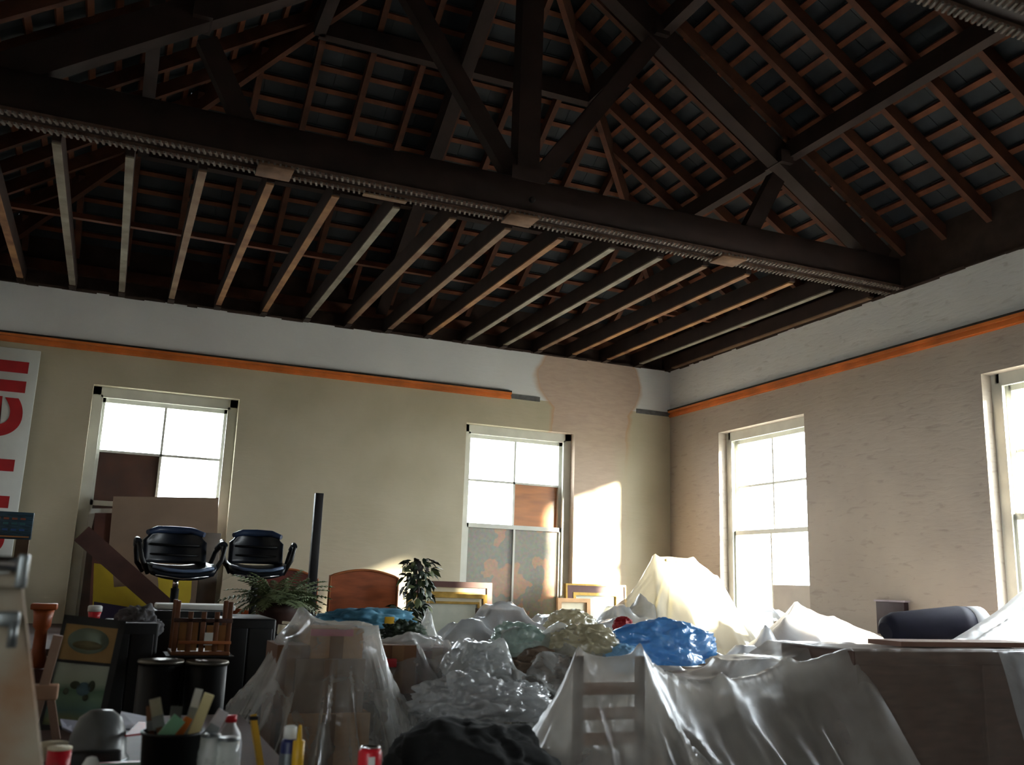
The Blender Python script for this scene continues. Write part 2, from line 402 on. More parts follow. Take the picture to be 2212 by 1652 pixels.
def truss(yc, label):
    T = empty('roof_truss', (0,yc,0), label=label, cat='truss', group=None)
    y0, y1 = -.075, .075
    MB().rbox((XL,y0,H+.02),(0,y1,H+.28),.008,seg=1).build('tie_beam', M_wood_old, T)
    MB().poly([(XM+.1-.085,H+.28),(XM+.1+.085,H+.28),(XM+.1+.085,6.5),(XM+.1+.12,6.6),(XM+.1+.12,6.85),(XM+.1-.12,6.85),(XM+.1-.12,6.6),(XM+.1-.085,6.5)], -.07,.07).build('king_post', M_wood_old, T)
    MB().box((XM+.1-.13,-.085,H+.26),(XM+.1+.13,.085,H+.36)).build('king_post_foot', M_wood_old, T)
    for s in (-1,1):
        c = XM+.1
        fx = lambda d: c + s*d
        hs = 3.36
        # principal rafter, strut, short outer strut
        MB().beam((fx(hs-.02),0,4.40),(fx(.08),0,4.40+.672*(hs-.1)+.02),.13,.2).build('principal_rafter', M_wood_old, T)
        MB().beam((fx(.1),0,4.46),(fx(1.06),0,5.82),.09,.13).build('strut', M_wood_old, T)
        MB().beam((fx(1.96),0,4.41),(fx(2.24),0,4.92),.09,.13).build('strut', M_wood_old, T)
        MB().box((fx(2.28)-.06,-.11,5.03),(fx(2.28)+.06,.11,5.14)).build('purlin_cleat', M_wood_old, T)
        MB().box((fx(1.1)-.06,-.11,5.86),(fx(1.1)+.06,.11,5.97)).build('purlin_cleat', M_wood_old, T)
    # torn lath strips along the underside, with the stubs of the laths
    for yy,zz in ((-.078,H+.005),(.055,H-.002)):
        MB().box((XL,yy-.022,zz),(0,yy+.022,zz+.022)).build('lath_strip', mat('lath_strip_wood','5a443a',.9,.3,20), T)
        m = MB(); x = XL+.02
        while x < -.03:
            m.beam((x,yy-.026,zz-.006),(x+.016,yy+.026,zz-.006),.012,.014); x += .036
        m.build('lath_stubs', M_felt, T, kind='stuff')
    for x in (-5.22,-3.5,-1.72):
        MB().rbox((x-.11,-.1,H-.022),(x+.11,.09,H+.004),.003,seg=1).build('splice_block', mat('splice_wood','6e5340',.9,.25,14), T)
    MB().box((-4.62,.04,H-.02),(-4.32,.09,H-.01)).build('splice_lath', M_joist, T)
    MB().lathe([(.022,0),(.022,.02),(.012,.024)],8,Matrix.Translation((XM+.13,-.076,H+.12))@Matrix.Rotation(math.pi/2,4,'X')).build('bolt', mat('black_iron','1c1a19',.6,.2,10), T)
    return T
truss(-3.52, 'dark king-post roof truss whose tie beam carries the pale joists')
truss(-6.68, 'dark roof truss nearest the viewer, only its torn beam underside showing')
truss(-9.9, 'roof truss behind the viewpoint')

# ---------------------------------------------------------------- windows
M_glass = bpy.data.materials.new('window_glass'); M_glass.use_nodes = True
t = M_glass.node_tree; t.nodes.clear(); out = N(t,'ShaderNodeOutputMaterial'); tp = N(t,'ShaderNodeBsdfTransparent'); gl = N(t,'ShaderNodeBsdfGlossy')
gl.inputs['Roughness'].default_value = .3; tp.inputs[0].default_value = (.93,.95,.94,1); mx = N(t,'ShaderNodeMixShader'); mx.inputs[0].default_value = .03
t.links.new(tp.outputs[0], mx.inputs[1]); t.links.new(gl.outputs[0], mx.inputs[2]); t.links.new(mx.outputs[0], out.inputs[0])
def peel_mat(name, base, under, sc, thr, seed):
    m, t, b = nt(name); tc = N(t,'ShaderNodeTexCoord'); mp = N(t,'ShaderNodeMapping'); mp.inputs['Location'].default_value = (seed,seed*.7,seed*1.3)
    t.links.new(tc.outputs['Object'], mp.inputs[0]); n = N(t,'ShaderNodeTexNoise'); n.inputs['Scale'].default_value = sc; n.inputs['Detail'].default_value = 3
    t.links.new(mp.outputs[0], n.inputs['Vector'])
    n2 = N(t,'ShaderNodeTexNoise'); n2.inputs['Scale'].default_value = 30; t.links.new(mp.outputs[0], n2.inputs['Vector'])
    c1 = ramp(t, n.outputs['Fac'], [(thr,rgb(base)),(thr+.012,rgb(under))])
    mu = N(t,'ShaderNodeMix', data_type='RGBA', blend_type='MULTIPLY'); mu.inputs[0].default_value = .5
    t.links.new(c1, mu.inputs[6]); t.links.new(n2.outputs['Color'], mu.inputs[7]); t.links.new(mu.outputs[2], b.inputs['Base Color'])
    b.inputs['Roughness'].default_value = .9; return m
M_board_dark = mat('board_reddish_brown','6a4236',.8,.3,4,col2='4a2e2a')
M_peel = peel_mat('peeling_board','a89c90','d9a283',2.9,.55,3)
M_orange = mat('orange_ply','c8783c',.7,.25,3,(1,1,6))
wn = [0]
def window(frame, width, boarded={}, name_no=1):
    """frame: matrix with X across, Y outwards, Z up; origin at left inner arris of the opening at z=0"""
    R = empty('window_%d'%name_no, kind='structure'); R.matrix_world = frame
    w = width; y0, y1 = .10, .24
    m = MB()   # box frame (lining) with inner stop bead
    for a,b in (((0,y0,ZS),(.07,TH,ZH)),((w-.07,y0,ZS),(w,TH,ZH)),((0,y0,ZH-.075),(w,TH,ZH)),((0,y0,ZS),(w,TH,ZS+.05))): m.box(a,b)
    for a,b in (((.07,y0-.0,ZS),(.09,y0+.03,ZH-.075)),((w-.09,y0,ZS),(w-.07,y0+.03,ZH-.075)),((.07,y0,ZH-.095),(w-.07,y0+.03,ZH-.075))): m.box(a,b)
    m.build('window_frame', M_frame, R)
    MB().rbox((-.03,-.04,ZS-.03),(w+.03,y0+.02,ZS+.012),.006).build('window_sill', M_frame, R)
    zm = 2.20
    def sash(name, z0, z1, ya, yb, meet):
        s = MB(); st = .045
        s.box((.07,ya,z0),(.07+st,yb,z1)); s.box((w-.07-st,ya,z0),(w-.07,yb,z1))
        s.box((.07,ya,z1-st),(w-.07,yb,z1)); s.box((.07,ya,z0),(w-.07,yb,z0+(.035 if meet else .07)))
        zmid = (z0+z1)/2+(.0)
        s.box((w/2-.011,ya+.004,z0),(w/2+.011,yb-.004,z1))
        if name == 'upper_sash': s.box((.07,ya+.004,zmid-.011),(w-.07,yb-.004,zmid+.011))
        o = s.build(name, M_frame, R); cells = []
        yy = (ya+yb)/2
        for r,(za,zb) in enumerate(((zmid,z1),(z0,zmid)) if name == 'upper_sash' else ((z0,z1),)):
            for c,(xa,xb) in enumerate(((.1,w/2),(w/2,w-.1))):
                mm = boarded.get((name,r,c))
                MB().box((xa,yy-.002,za),(xb,yy+.002,zb)).build('pane', M_glass, o)
                if mm: MB().box((xa-.01,yy+.015,za-.01),(xb+.01,yy+.03,zb-(.035 if mm is M_peel and c==0 and r==0 else 0))).build('blocking_board', mm, o, label='board closing the pane')
    sash('upper_sash', zm-.02, ZH-.085, .165, .205, True)
    sash('lower_sash', ZS+.05, zm+.02, .12, .16, True)
def Fx(x): return Matrix.Translation((x,0,0))
b1 = {('upper_sash',1,0):M_board_dark}; 
for r_ in (0,1):
    for c_ in (0,1): b1[('lower_sash',r_,c_)] = M_board_dark
window(Fx(BW[0][0]), BW[0][1]-BW[0][0], b1, 1)
b2 = {('upper_sash',1,1):M_orange}
for r_ in (0,1):
    for c_ in (0,1): b2[('lower_sash',r_,c_)] = M_peel
window(Fx(BW[1][0]), BW[1][1]-BW[1][0], b2, 2)
for i,(a,b) in enumerate(RW):
    Mx = Matrix(((0,1,0,0),(-1,0,0,b),(0,0,1,0),(0,0,0,1)))
    window(Mx, b-a, {}, 3+i)
for i,(a,b) in enumerate(LW_FILL):
    window(Matrix(((0,-1,0,XL),(1,0,0,a),(0,0,1,0),(0,0,0,1))), b-a, {}, 5+i)
# portals so the daylight through the openings is sampled well
for i,(c,rot,w) in enumerate([((-5.56,.36,2.5),(math.pi/2,0,0),1.3),((-1.9,.36,2.5),(math.pi/2,0,0),1.3)]+[((.36,(a+b)/2,2.2),(0,-math.pi/2,0),1.35) for a,b in RW]+[((XL-.36,(a+b)/2,2.2),(0,math.pi/2,1),1.35) for a,b in LW_FILL]):
    ld = bpy.data.lights.new('window_portal','AREA'); ld.shape = 'RECTANGLE'
    ld.cycles.is_portal = True
    lo = bpy.data.objects.new('window_portal', ld); COL.objects.link(lo); lo.location = c
    if rot[0]: lo.rotation_euler = (-math.pi/2,0,0); ld.size = w; ld.size_y = 2.3
    else: lo.rotation_euler = (0,-math.pi/2 if rot[2] else math.pi/2,0); ld.size = 2.4; ld.size_y = w
#OBJ
# ---------------------------------------------------------------- materials of the contents
M_black = mat('black_lacquer','0e0e0f',.5,.3,6)
M_blackmat = mat('black_matt_board','0d0d0e',.7,.3,8)
M_navy = mat('navy_leather','10151f',.35,.25,10,bump=.1)
M_chrome = mat('chrome','b8b8ba',.2,.05,4,metal=1,bump=0)
M_card = mat('cardboard','b08a64',.85,.15,4,(1,1,6))
M_card2 = mat('grey_brown_hardboard','86715f',.8,.12,3)
M_card3 = mat('dark_cardboard','6e4c35',.85,.2,4)
M_mahog = mat('mahogany_veneer','8f4a2a',.4,.3,5,(1,1,4))
M_mahog_edge = mat('mahogany_edge','94552e',.45,.2,5)
M_dkwood = mat('dark_stained_wood','3e241b',.6,.3,5,(1,1,3))
M_redwood = mat('orange_turned_wood','96481f',.45,.25,6)
M_chairwood = mat('brown_slat_wood','6b3f22',.5,.3,6)
M_tan = mat('tan_seat_card','a8784a',.8,.2,6)
M_gold = mat('gilt','b08d45',.35,.25,14,metal=.5)
M_maroon = mat('maroon_frame','5a3630',.5,.2,8)
M_cream = mat('cream_mount','d8cfb4',.7,.08,5)
M_white = mat('white_paint_flat','cfd0ca',.6,.1,6)
M_leaf = mat('fern_green','84916a',.6,.35,9,col2='46563a')
M_leaf2 = mat('ivy_green','33452f',.5,.35,12,col2='18231a')
M_leaf3 = mat('olive_leaf','66704a',.55,.3,12)
M_darkplant = mat('dead_dark_leaf','26211d',.8,.3,12)
M_yel = mat('yellow_print','b9a228',.6,.15,4)
M_purple = mat('purple_print','2c2440',.6,.2,6)
M_redp = mat('red_print','a01c22',.5,.15,6)
M_redbright = mat('red_plastic','c21f2c',.35,.12,6)
M_tealp = mat('pale_landscape_paint','7d9686',.6,.45,3.5,col2='a9b5a0')
M_blue = mat('blue_cloth','5f9bb5',.7,.3,7,col2='2c5f7a')
M_grey = mat('grey_enamel','5d605f',.35,.15,8)
M_steel = mat('galvanised','7d8284',.35,.25,9,metal=.7)
M_plaster = mat('paint_splashed_wood','9d9a8c',.9,.3,6,col2='8a6a50',spec=.15)
M_pinkwood = mat('pink_splashed_wood','a08576',.85,.25,6)
M_green = mat('mint_plastic','86c8a4',.4,.15,5)
M_orangep = mat('orange_plastic','c0661c',.5,.2,6)
M_stick = mat('pale_stick_wood','c9bd8c',.6,.12,5)
M_yellowtool = mat('yellow_tool','c69a1e',.45,.12,6)
M_bluecan = mat('dark_blue_can','1c2450',.4,.2,8)
M_glassy = film('clear_jar_plastic','c8ccc6',.35,.8,.15,.3,.3,14)
M_bottle = mat('milky_bottle_plastic','b9b9bd',.35,.1,6)
M_darkframe = mat('black_stained_frame','232324',.5,.25,8)
M_ovalscene = mat('pale_oval_scene','8d977f',.7,.3,5,col2='6d7d74')
M_fabric = mat('black_cloth','0b0a0a',.9,.3,12)
F_clear = film('clear_polythene','d2d3d0',.14,.95,.22,.45,1.2,7)
F_milky = film('milky_polythene','cfd2d4',.45,1.0,.3,.55,1.0,5)
F_dust = film('dust_sheet_film','cdc7be',.28,.86,.32,.5,.5,4)
F_white = film('white_polythene','e4e6ea',.86,1.0,.35,.55,.6,4)
F_cream = film('cream_polythene','dcd6c4',.7,1.0,.35,.6,.5,4)
F_cover = film('thin_cover_film','a8988a',.05,.6,.3,.4,.5,6)
F_blue = film('blue_bag_film','57a0de',.75,1.0,.22,.35,1.2,8)
F_teal = film('pale_green_bag_film','a6bdb2',.6,1.0,.22,.4,1.3,9)
F_bcream = film('cream_bag_film','c9bf9f',.8,1.0,.25,.4,1.2,9)
F_pale = film('silver_bag_film','c6c8c8',.55,1.0,.14,.3,1.6,11)

def n3(p, s, seed=0): return noise.noise(Vector((p[0]*s+seed, p[1]*s+seed*.37, p[2]*s-seed*.71)))

# ---------------------------------------------------------------- sheets
def tent(name, rect, res, sup, base, m, label, cat='dust sheet', wr=.02, wrs=6, seed=0, group=None, k=14., cut=True):
    """a sheet hanging over supports: (x, y, z, half_x, half_y, slope, power, n_pleats, pleat_amount)"""
    x0,x1,y0,y1 = rect; nx = max(8,int((x1-x0)/res)); ny = max(8,int((y1-y0)/res))
    X,Y = np.meshgrid(np.linspace(x0,x1,nx), np.linspace(y0,y1,ny), indexing='ij')
    hs = []
    for i,su in enumerate(sup):
        if su[0] == 'seg':
            _,p0,p1,sag,rad,sl,pw,npl,pa = su; ax,ay,bx_,by_ = p0[0],p0[1],p1[0],p1[1]; L2 = (bx_-ax)**2+(by_-ay)**2
            tt = np.clip(((X-ax)*(bx_-ax)+(Y-ay)*(by_-ay))/L2,0,1); d = np.sqrt((X-ax-tt*(bx_-ax))**2+(Y-ay-tt*(by_-ay))**2)
            d = np.maximum(d-rad,0); L_ = math.sqrt(L2)
            pl = 1+pa*np.clip(d*5,0,1)*(np.sin(npl*tt*L_+seed)*.6+np.sin(npl*1.8*tt*L_+2*seed)*.4)
            hs.append(p0[2]+(p1[2]-p0[2])*tt-sag*4*tt*(1-tt)-sl*pl*np.power(d,pw)); continue
        sx,sy,sz,hx,hy,sl,pw,npl,pa = su
        dx = np.maximum(np.abs(X-sx)-hx,0); dy = np.maximum(np.abs(Y-sy)-hy,0); d = np.sqrt(dx*dx+dy*dy)
        ang = np.arctan2(Y-sy,X-sx)
        pl = 1+pa*np.clip(d*4,0,1)*(np.sin(npl*ang+seed+i*1.7)*.6+np.sin(npl*1.7*ang+2*seed+i)*.4)
        hs.append(sz-sl*pl*np.power(d,pw))
    Z = np.log(sum(np.exp(k*(h-1.2)) for h in hs))/k+1.2
    Z = np.maximum(Z, np.max(hs,axis=0))
    vs = []; idx = {}; vals = np.empty_like(Z)
    for i in range(nx):
        for j in range(ny):
            p = (X[i,j],Y[i,j],Z[i,j]*.7)
            w = n3(p,wrs,seed)*wr + (abs(n3(p,wrs*2.3,seed+5))-.2)*wr*.7
            vals[i,j] = Z[i,j]+w
    me = bpy.data.meshes.new(name); faces = []
    for i in range(nx):
        for j in range(ny): vs.append((X[i,j],Y[i,j],max(vals[i,j],base)))
    for i in range(nx-1):
        for j in range(ny-1):
            if cut and max(vals[i,j],vals[i+1,j],vals[i,j+1],vals[i+1,j+1]) <= base: continue
            faces.append((i*ny+j,(i+1)*ny+j,(i+1)*ny+j+1,i*ny+j+1))
    me.from_pydata(vs,[],faces); me.materials.append(m)
    bm = bmesh.new(); bm.from_mesh(me); bmesh.ops.delete(bm, geom=[v for v in bm.verts if not v.link_faces], context='VERTS')
    for f in bm.faces: f.smooth = True
    bm.to_mesh(me); bm.free()
    o = bpy.data.objects.new(name, me); COL.objects.link(o)
    return tagp(o, label, cat, group)

def lump(name, c, r, m, label, cat='bag', seed=0, amp=.22, fs=2.4, crease=.06, flat=.5, parent=None, sub=5, **kw):
    """a crumpled closed bundle: a soft body with knots and creases, flattened underneath"""
    bm = bmesh.new(); bmesh.ops.create_icosphere(bm, subdivisions=sub, radius=1)
    for v in bm.verts:
        p = v.co.copy(); d = 1+amp*n3(p,fs*.6,seed)+amp*.5*n3(p,fs*1.6,seed+3)
        d += crease*(.6-abs(n3(p,fs*1.7,seed+9))*3)+crease*.45*(.6-abs(n3(p,fs*3.9,seed+19))*3)
        q = Vector((p.x*d*r[0], p.y*d*r[1], p.z*d*r[2]))
        if q.z < -flat*r[2]: q.z = -flat*r[2]
        v.co = q
    for f in bm.faces: f.smooth = True
    me = bpy.data.meshes.new(name); bm.to_mesh(me); bm.free(); me.materials.append(m)
    o = bpy.data.objects.new(name, me); COL.objects.link(o); o.location = c
    if parent: o.parent = parent
    return tagp(o, label, cat if label else None, **kw)

# ---------------------------------------------------------------- trestle tables that carry the heap
def table(x0,x1,y0,y1,z,label):
    T = empty('trestle_table', (0,0,0), label=label, cat='table')
    MB().rbox((x0,y0,z-.04),(x1,y1,z),.006).build('tabletop', M_dkwood, T)
    for x in (x0+.15,x1-.15):
        for y in (y0+.08,y1-.08): MB().box((x-.03,y-.03,0),(x+.03,y+.03,z-.04)).build('leg', M_dkwood, T)
    return T
TZ = 1.06
table(-4.85,-2.75,-4.75,-3.35,TZ,'dark trestle table under the plastic-wrapped cartons in the middle')
table(-2.7,-.08,-4.54,-2.6,TZ,'dark trestle table under the white sheets by the right wall')
table(-4.9,-.35,-2.5,-.35,TZ,'long trestle table along the back wall carrying headboards and picture frames')
table(-7.05,-5.05,-2.9,-.03,1.13,'dark trestle table under the two office chairs')
BZ = 1.03
table(-6.5,-5.34,-6.75,-5.05,BZ,'cluttered workbench with paint pots in front of the cabinets')

# ---------------------------------------------------------------- white sign with red letters
sg = empty('sign_board', (-7.02,-.09,0), label='tall white board with red sideways lettering on the back wall', cat='sign')
sw = .34
MB().rbox((-.16,-.02,1.1),(sw,.02,3.50),.004,seg=1).build('board', mat('white_sign_enamel','c3c5c0',.5,.06,4), sg)
fc = bpy.data.curves.new('lettering','FONT'); fc.body = 'Burrell'; fc.size = .80; fc.extrude = .002; fc.offset = .016; fc.align_x = 'RIGHT'
fo = bpy.data.objects.new('lettering', fc); COL.objects.link(fo)
bpy.context.view_layer.update()
dg = bpy.context.evaluated_depsgraph_get(); lm = bpy.data.meshes.new_from_object(fo.evaluated_get(dg)); bpy.data.objects.remove(fo)
lm.materials.clear(); lm.materials.append(M_redp)
lo = bpy.data.objects.new('lettering', lm); COL.objects.link(lo); lo.parent = sg
# text runs bottom to top, its baseline towards the right edge
lo.matrix_local = Matrix.Translation((.245,-.023,3.42)) @ Matrix(((0,-1,0,0),(0,0,-1,0),(1,0,0,0),(0,0,0,1)))

# small dark name board on a brown post in front of the sign
P = at(33,1135,-1.5)
nb_ = empty('name_board', (P.x,-1.5,0), label='small dark blue panel with faint coloured lines on a brown post', cat='sign')
MB().rbox((-.22,-.02,P.z-.098),(.115,.02,P.z+.098),.006).build('panel', mat('dark_blue_panel','1a2730',.4,.35,14,(1,1,8),col2='2b4a5a'), nb_)
MB().box((-.2,-.026,P.z-.085),(.1,-.02,P.z-.075)).build('edge_line', M_tan, nb_)
for dz,mm in ((.05,mat('dull_orange_ink','8a4a34',.6)),(.015,mat('dull_teal_ink','2f5f63',.6)),(-.03,mat('dull_blue_ink','2b4f86',.6))):
    for q in range(5): MB().box((-.19+q*.055,-.0225,P.z+dz-.008),(-.155+q*.055,-.02,P.z+dz+.006)).build('painted_mark', mm, nb_)
MB().box((.02,-.02,1.16),(.105,.02,P.z-.098)).build('post', mat('brown_post','5c4a3a',.8), nb_)
MB().rbox((-.25,-.12,1.13),(.16,.12,1.16),.01).build('base', M_dkwood, nb_)

# ---------------------------------------------------------------- boards and prints leaning in the left window
def panel(name, pts, Y, th, m, label, cat, lean=0, yoff=0):
    """flat board from its four seen corners on the plane y=Y (given as pixels, turned into metres)"""
    P = [at(px,py,Y) for px,py in pts]
    if 'paper' not in name or Y < -.3:
        for p in sorted(P, key=lambda p: p.z)[:2]: p.z = 1.131
    return MB().poly([(p.x,p.z) for p in P], Y-th/2, Y+th/2).build(name, m, label=label, cat=cat)
panel('hardboard_sheet',[(245,1072),(472,1075),(455,1420),(212,1410)],-.10,.012,M_card2,'big grey-brown hardboard sheet standing in the left window','board')
panel('dark_board_strip',[(205,1108),(246,1108),(236,1420),(182,1415)],-.06,.015,M_board_dark,'narrow reddish brown board at the left edge of the left window','board')
panel('window_paper',[(196,1098),(244,1098),(244,1108),(205,1110),(196,1150),(188,1150)],-.025,.006,M_white,'white strip standing in for the bright sliver at the left window meeting rail','paper')  # white colour stands in for the bright sliver of light below the meeting rail
panel('yellow_poster',[(203,1216),(243,1222),(246,1268),(330,1262),(346,1330),(205,1302)],-.5,.01,M_yel,'yellow poster board with a cut corner under the diagonal plank','poster')
panel('yellow_poster',[(340,1240),(415,1238),(412,1292),(395,1320),(355,1318)],-.42,.01,M_yel,'smaller yellow poster board behind the left office chair post','poster')
panel('purple_board',[(203,1299),(260,1308),(345,1322),(345,1345),(203,1330)],-.55,.012,M_purple,'purple board along the foot of the yellow poster','board')
for i,(a,b,c) in enumerate(((250,1292,60),(262,1299,70),(246,1285,30))):
    pass
Pa, Pb = at(176,1152,-.7), at(372,1325,-.7); Pb = Pa+(Pb-Pa)*((Pa.z-1.20)/(Pa.z-Pb.z))
MB().beam((Pa.x,-.7,Pa.z),(Pb.x,-.7,Pb.z),.03,.155,up=(0,-1,0) if False else (0,0,1)).build('diagonal_plank', mat('dark_brown_plank','4a2f28',.7,.25,5), label='wide dark brown plank leaning diagonally across the left window', cat='plank')
Pz = at(447,1235,-.3)
MB().rbox((at(430,1235,-.3).x,-.31,1.13),(at(470,1235,-.3).x,-.27,at(440,1150,-.3).z),.004).build('grey_post', mat('grey_brown_post','6b625a',.8), label='grey-brown upright timber behind the left office chair', cat='post')
# paper bag glowing between chairs
panel('paper_sheet',[(480,1255),(515,1240),(540,1262),(530,1318),(470,1318)],-.35,.008,M_cream,'cream paper sheet standing behind the right office chair','paper')
panel('orange_board',[(330,1308),(500,1312),(560,1322),(560,1345),(330,1340)],-.6,.02,M_redwood,'low orange-brown board behind the office chairs','board')

# ---------------------------------------------------------------- office chairs
def office_chair(px, py_seat, Y, rz, sc, label):
    P = at(px, py_seat, Y)
    z0 = 1.13; zs = P.z - z0
    T = empty('office_chair', (P.x, Y, z0), rz, label=label, cat='chair')
    T.scale = (sc,sc,1)
    # seat: padded pan with a rolled, dipping front edge
    bm = MB(); pts = []
    nu, nv = 13, 9
    V = []; 
    for i in range(nu):
        u = -1+2*i/(nu-1)
        for j in range(nv):
            v = -1+2*j/(nv-1)
            x = u*.235*(1-.06*v*v); y = v*.22
            z = zs + .035*(abs(u)**2.5) - .03*max(0,-v)**3 + .02*max(0,v)**2
            V.append((x,y,z))
    F = [(i*nv+j,(i+1)*nv+j,(i+1)*nv+j+1,i*nv+j+1) for i in range(nu-1) for j in range(nv-1)]
    n = len(V); V2 = V+[(x*.93,y*.93,z-.055) for x,y,z in V]
    F2 = F+[tuple(q+n for q in f[::-1]) for f in F]
    ring = [(i,0) for i in range(nu)]+[(nu-1,j) for j in range(1,nv)]+[(i,nv-1) for i in range(nu-2,-1,-1)]+[(0,j) for j in range(nv-2,0,-1)]
    ids = [i*nv+j for i,j in ring]
    F2 += [(ids[k],ids[k]+n,ids[(k+1)%len(ids)]+n,ids[(k+1)%len(ids)]) for k in range(len(ids))]
    bm._add(V2,F2,None,True).build('seat', M_navy, T)
    # backrest: wrap-round padded shell
    V = []
    for i in range(nu):
        u = -1+2*i/(nu-1)
        for j in range(nv):
            v = j/(nv-1)
            x = u*(.215-.02*(v>.8)) * (1-.10*max(0,v-.75)*4*abs(u)); y = .20+.05*v-.09*u*u
            z = zs+.03+v*(.235-.03*abs(u)**4)
            V.append((x,y,z))
    n = len(V); V2 = V+[(x*1.04,y+.05,z+.004) for x,y,z in V]
    F2 = F+[tuple(q+n for q in f[::-1]) for f in F]+[(ids[k],ids[k]+n,ids[(k+1)%len(ids)]+n,ids[(k+1)%len(ids)]) for k in range(len(ids))]
    b = MB()._add(V2,F2,None,True).build('backrest', M_navy, T)
    MB().tube([(-.195,.155,zs+.24),(-.12,.22,zs+.265),(0,.235,zs+.268),(.12,.22,zs+.265),(.195,.155,zs+.24)],[.018,.026,.028,.026,.018],10).build('bolster', mat('navy_leather_light','26344e',.4,.2,8), b)
    for zz in (.09,.16): MB().tube([(-.17,.165,zs+zz),(0,.205,zs+zz),(.17,.165,zs+zz)],.008,6).build('seam', M_black, b)
    MB().tube([(-.20,-.215,zs+.005),(-.1,-.235,zs-.018),(0,-.24,zs-.024),(.1,-.235,zs-.018),(.20,-.215,zs+.005)],.012,8).build('front_piping', mat('blue_grey_piping','55647e',.3,.1,8), T)
    MB().tube([(-.19,-.2,zs-.05),(0,-.225,zs-.075),(.19,-.2,zs-.05)],.006,6).build('chrome_rail', M_chrome, T)
    for s in (-1,1):
        MB().tube([(s*.20,.17,zs-.03),(s*.25,.14,zs+.03),(s*.27,.10,zs+.12),(s*.285,0,zs+.165),(s*.285,-.12,zs+.15),(s*.265,-.15,zs+.06),(s*.21,-.12,zs-.045)],.016,8).build('armrest', M_black, T)
        MB().tube([(s*.275,.07,zs+.145),(s*.288,-.02,zs+.18),(s*.288,-.1,zs+.165)],.022,8).build('arm_pad', M_navy, T)
    MB().lathe([(.10,zs-.075),(.12,zs-.06),(.12,zs-.05)],12).build('seat_plate', M_black, T)
    MB().lathe([(.028,.10),(.028,zs-.14)],12).build('gas_column', M_blackmat, T)
    MB().lathe([(.02,zs-.14),(.02,zs-.07)],12).build('piston', M_chrome, T)
    for k in range(5):
        a = k*2*math.pi/5+.3
        MB().beam((0,0,.10),(.27*math.cos(a),.27*math.sin(a),.065),.04,.03).build('base_arm', M_black, T)
        MB().lathe([(.0,-.012),(.025,-.012),(.025,.012),(0,.012)],10,Matrix.Translation((.27*math.cos(a),.27*math.sin(a),.026))@Matrix.Rotation(math.pi/2,4,'X')).build('caster', M_black, T)
    return T
office_chair(383,1226,-2.25,.12,1.0,'navy leather office chair in front of the left window')
office_chair(553,1226,-1.9,-.08,.92,'navy leather office chair right of the left window beside the pole')

# ---------------------------------------------------------------- black pole, headboards
P = at(690,1065,-1.6)
MB().rbox((P.x-.033,-1.62,TZ),(P.x+.033,-1.56,P.z),.004).build('black_pole', mat('black_pole_paint','1d1a1c',.55,.2,8), label='tall square black pole standing upright between the headboards', cat='pole')
def headboard(px0,px1,pyt,pys,Y,label,mm=M_mahog,tag=True):
    a, b = at(px0,1300,Y), at(px1,1300,Y); zt = at((px0+px1)/2,pyt,Y).z; zs_ = at(px0,pys,Y).z; w = b.x-a.x; z0 = TZ
    T = empty('headboard', (a.x,Y,z0), label=label, cat='headboard')
    arc = [(w*k/16, (zs_-z0)+(zt-zs_)*math.sin(math.pi*k/16)**.9 if 0<k<16 else zs_-z0) for k in range(17)]
    MB().poly([(0,0)]+arc+[(w,0)], -.012,.012).build('panel', mm, T)
    # raised edge moulding following the arch
    MB().tube([(0.008,-.014,0)]+[(min(max(x,.008),w-.008),-.014,z-.008) for x,z in arc]+[(w-.008,-.014,0)],.011,6).build('edge_moulding', M_mahog_edge, T)
    if tag: MB().rbox((.05,-.016,.46),(.115,-.012,.485),.001,Matrix.Rotation(-.35,4,'Y') @ Matrix.Translation((-.17,0,.02)),1).build('paper_tag', M_cream, T)
    return T
headboard(707,858,1229,1242,-.9,'arched mahogany headboard with a small white tag')
headboard(545,684,1227,1245,-.75,'arched dark mahogany headboard behind the fern basket',M_dkwood if False else mat('red_brown_veneer','5e2a20',.5,.3,5),False)

# ---------------------------------------------------------------- plants
def frond_mesh(L, n, wd, droop):
    m = MB(); pts = []
    for k in range(n+1):
        t = k/n; pts.append(Vector((L*t, 0, L*.55*t-droop*L*t*t)))
    m.tube(pts,[.004*(1-k/n)+.0012 for k in range(n+1)],4)
    for k in range(1,n):
        p = pts[k]; w = wd*math.sin(math.pi*(k/n)**.7)+.008
        for s in (-1,1):
            a = p+Vector((.0,0,0)); tip = p+Vector((.018,s*w,-.012)); 
            m._add([a+Vector((-.009,0,0)),a+Vector((.009,0,0)),tip,a+Vector((.002,s*w*.5,.006))],[(0,1,3),(1,2,3),(0,3,2)])
    return m
def fern(px, py, Y, label, R=.3, nf=46):
    P = at(px,py,Y)
    T = empty('fern', (P.x,Y,P.z), label=label, cat='plant')
    MB().lathe([(.10,-.24),(.14,-.12),(.15,-.05),(.14,-.05),(.12,-.1)],14,cap=True).build('basket', M_dkwood, T)
    MB().lathe([(.04,P.z and -(P.z-1.13)),(.04,-.24)],8).build('stand', M_blackmat, T)
    protos = [frond_mesh(R*f,13,.062,d) for f,d in ((1.0,.55),(.8,.85),(.65,.2))]
    ms = [p.build('frond', (M_leaf,M_leaf3,M_leaf)[i], T) for i,p in enumerate(protos)]
    for i in range(nf):
        c = ms[i] if i < 3 else dup(ms[random.choice((0,0,1,1,2))], T)
        a = i*2.39996; c.location = (.03*math.cos(a),.03*math.sin(a),-.08); c.rotation_euler = (random.uniform(-.3,.3),random.uniform(-.75,.1),a)
        s = random.uniform(.75,1.1); c.scale = (s,s,s)
    return T
random.seed(21)
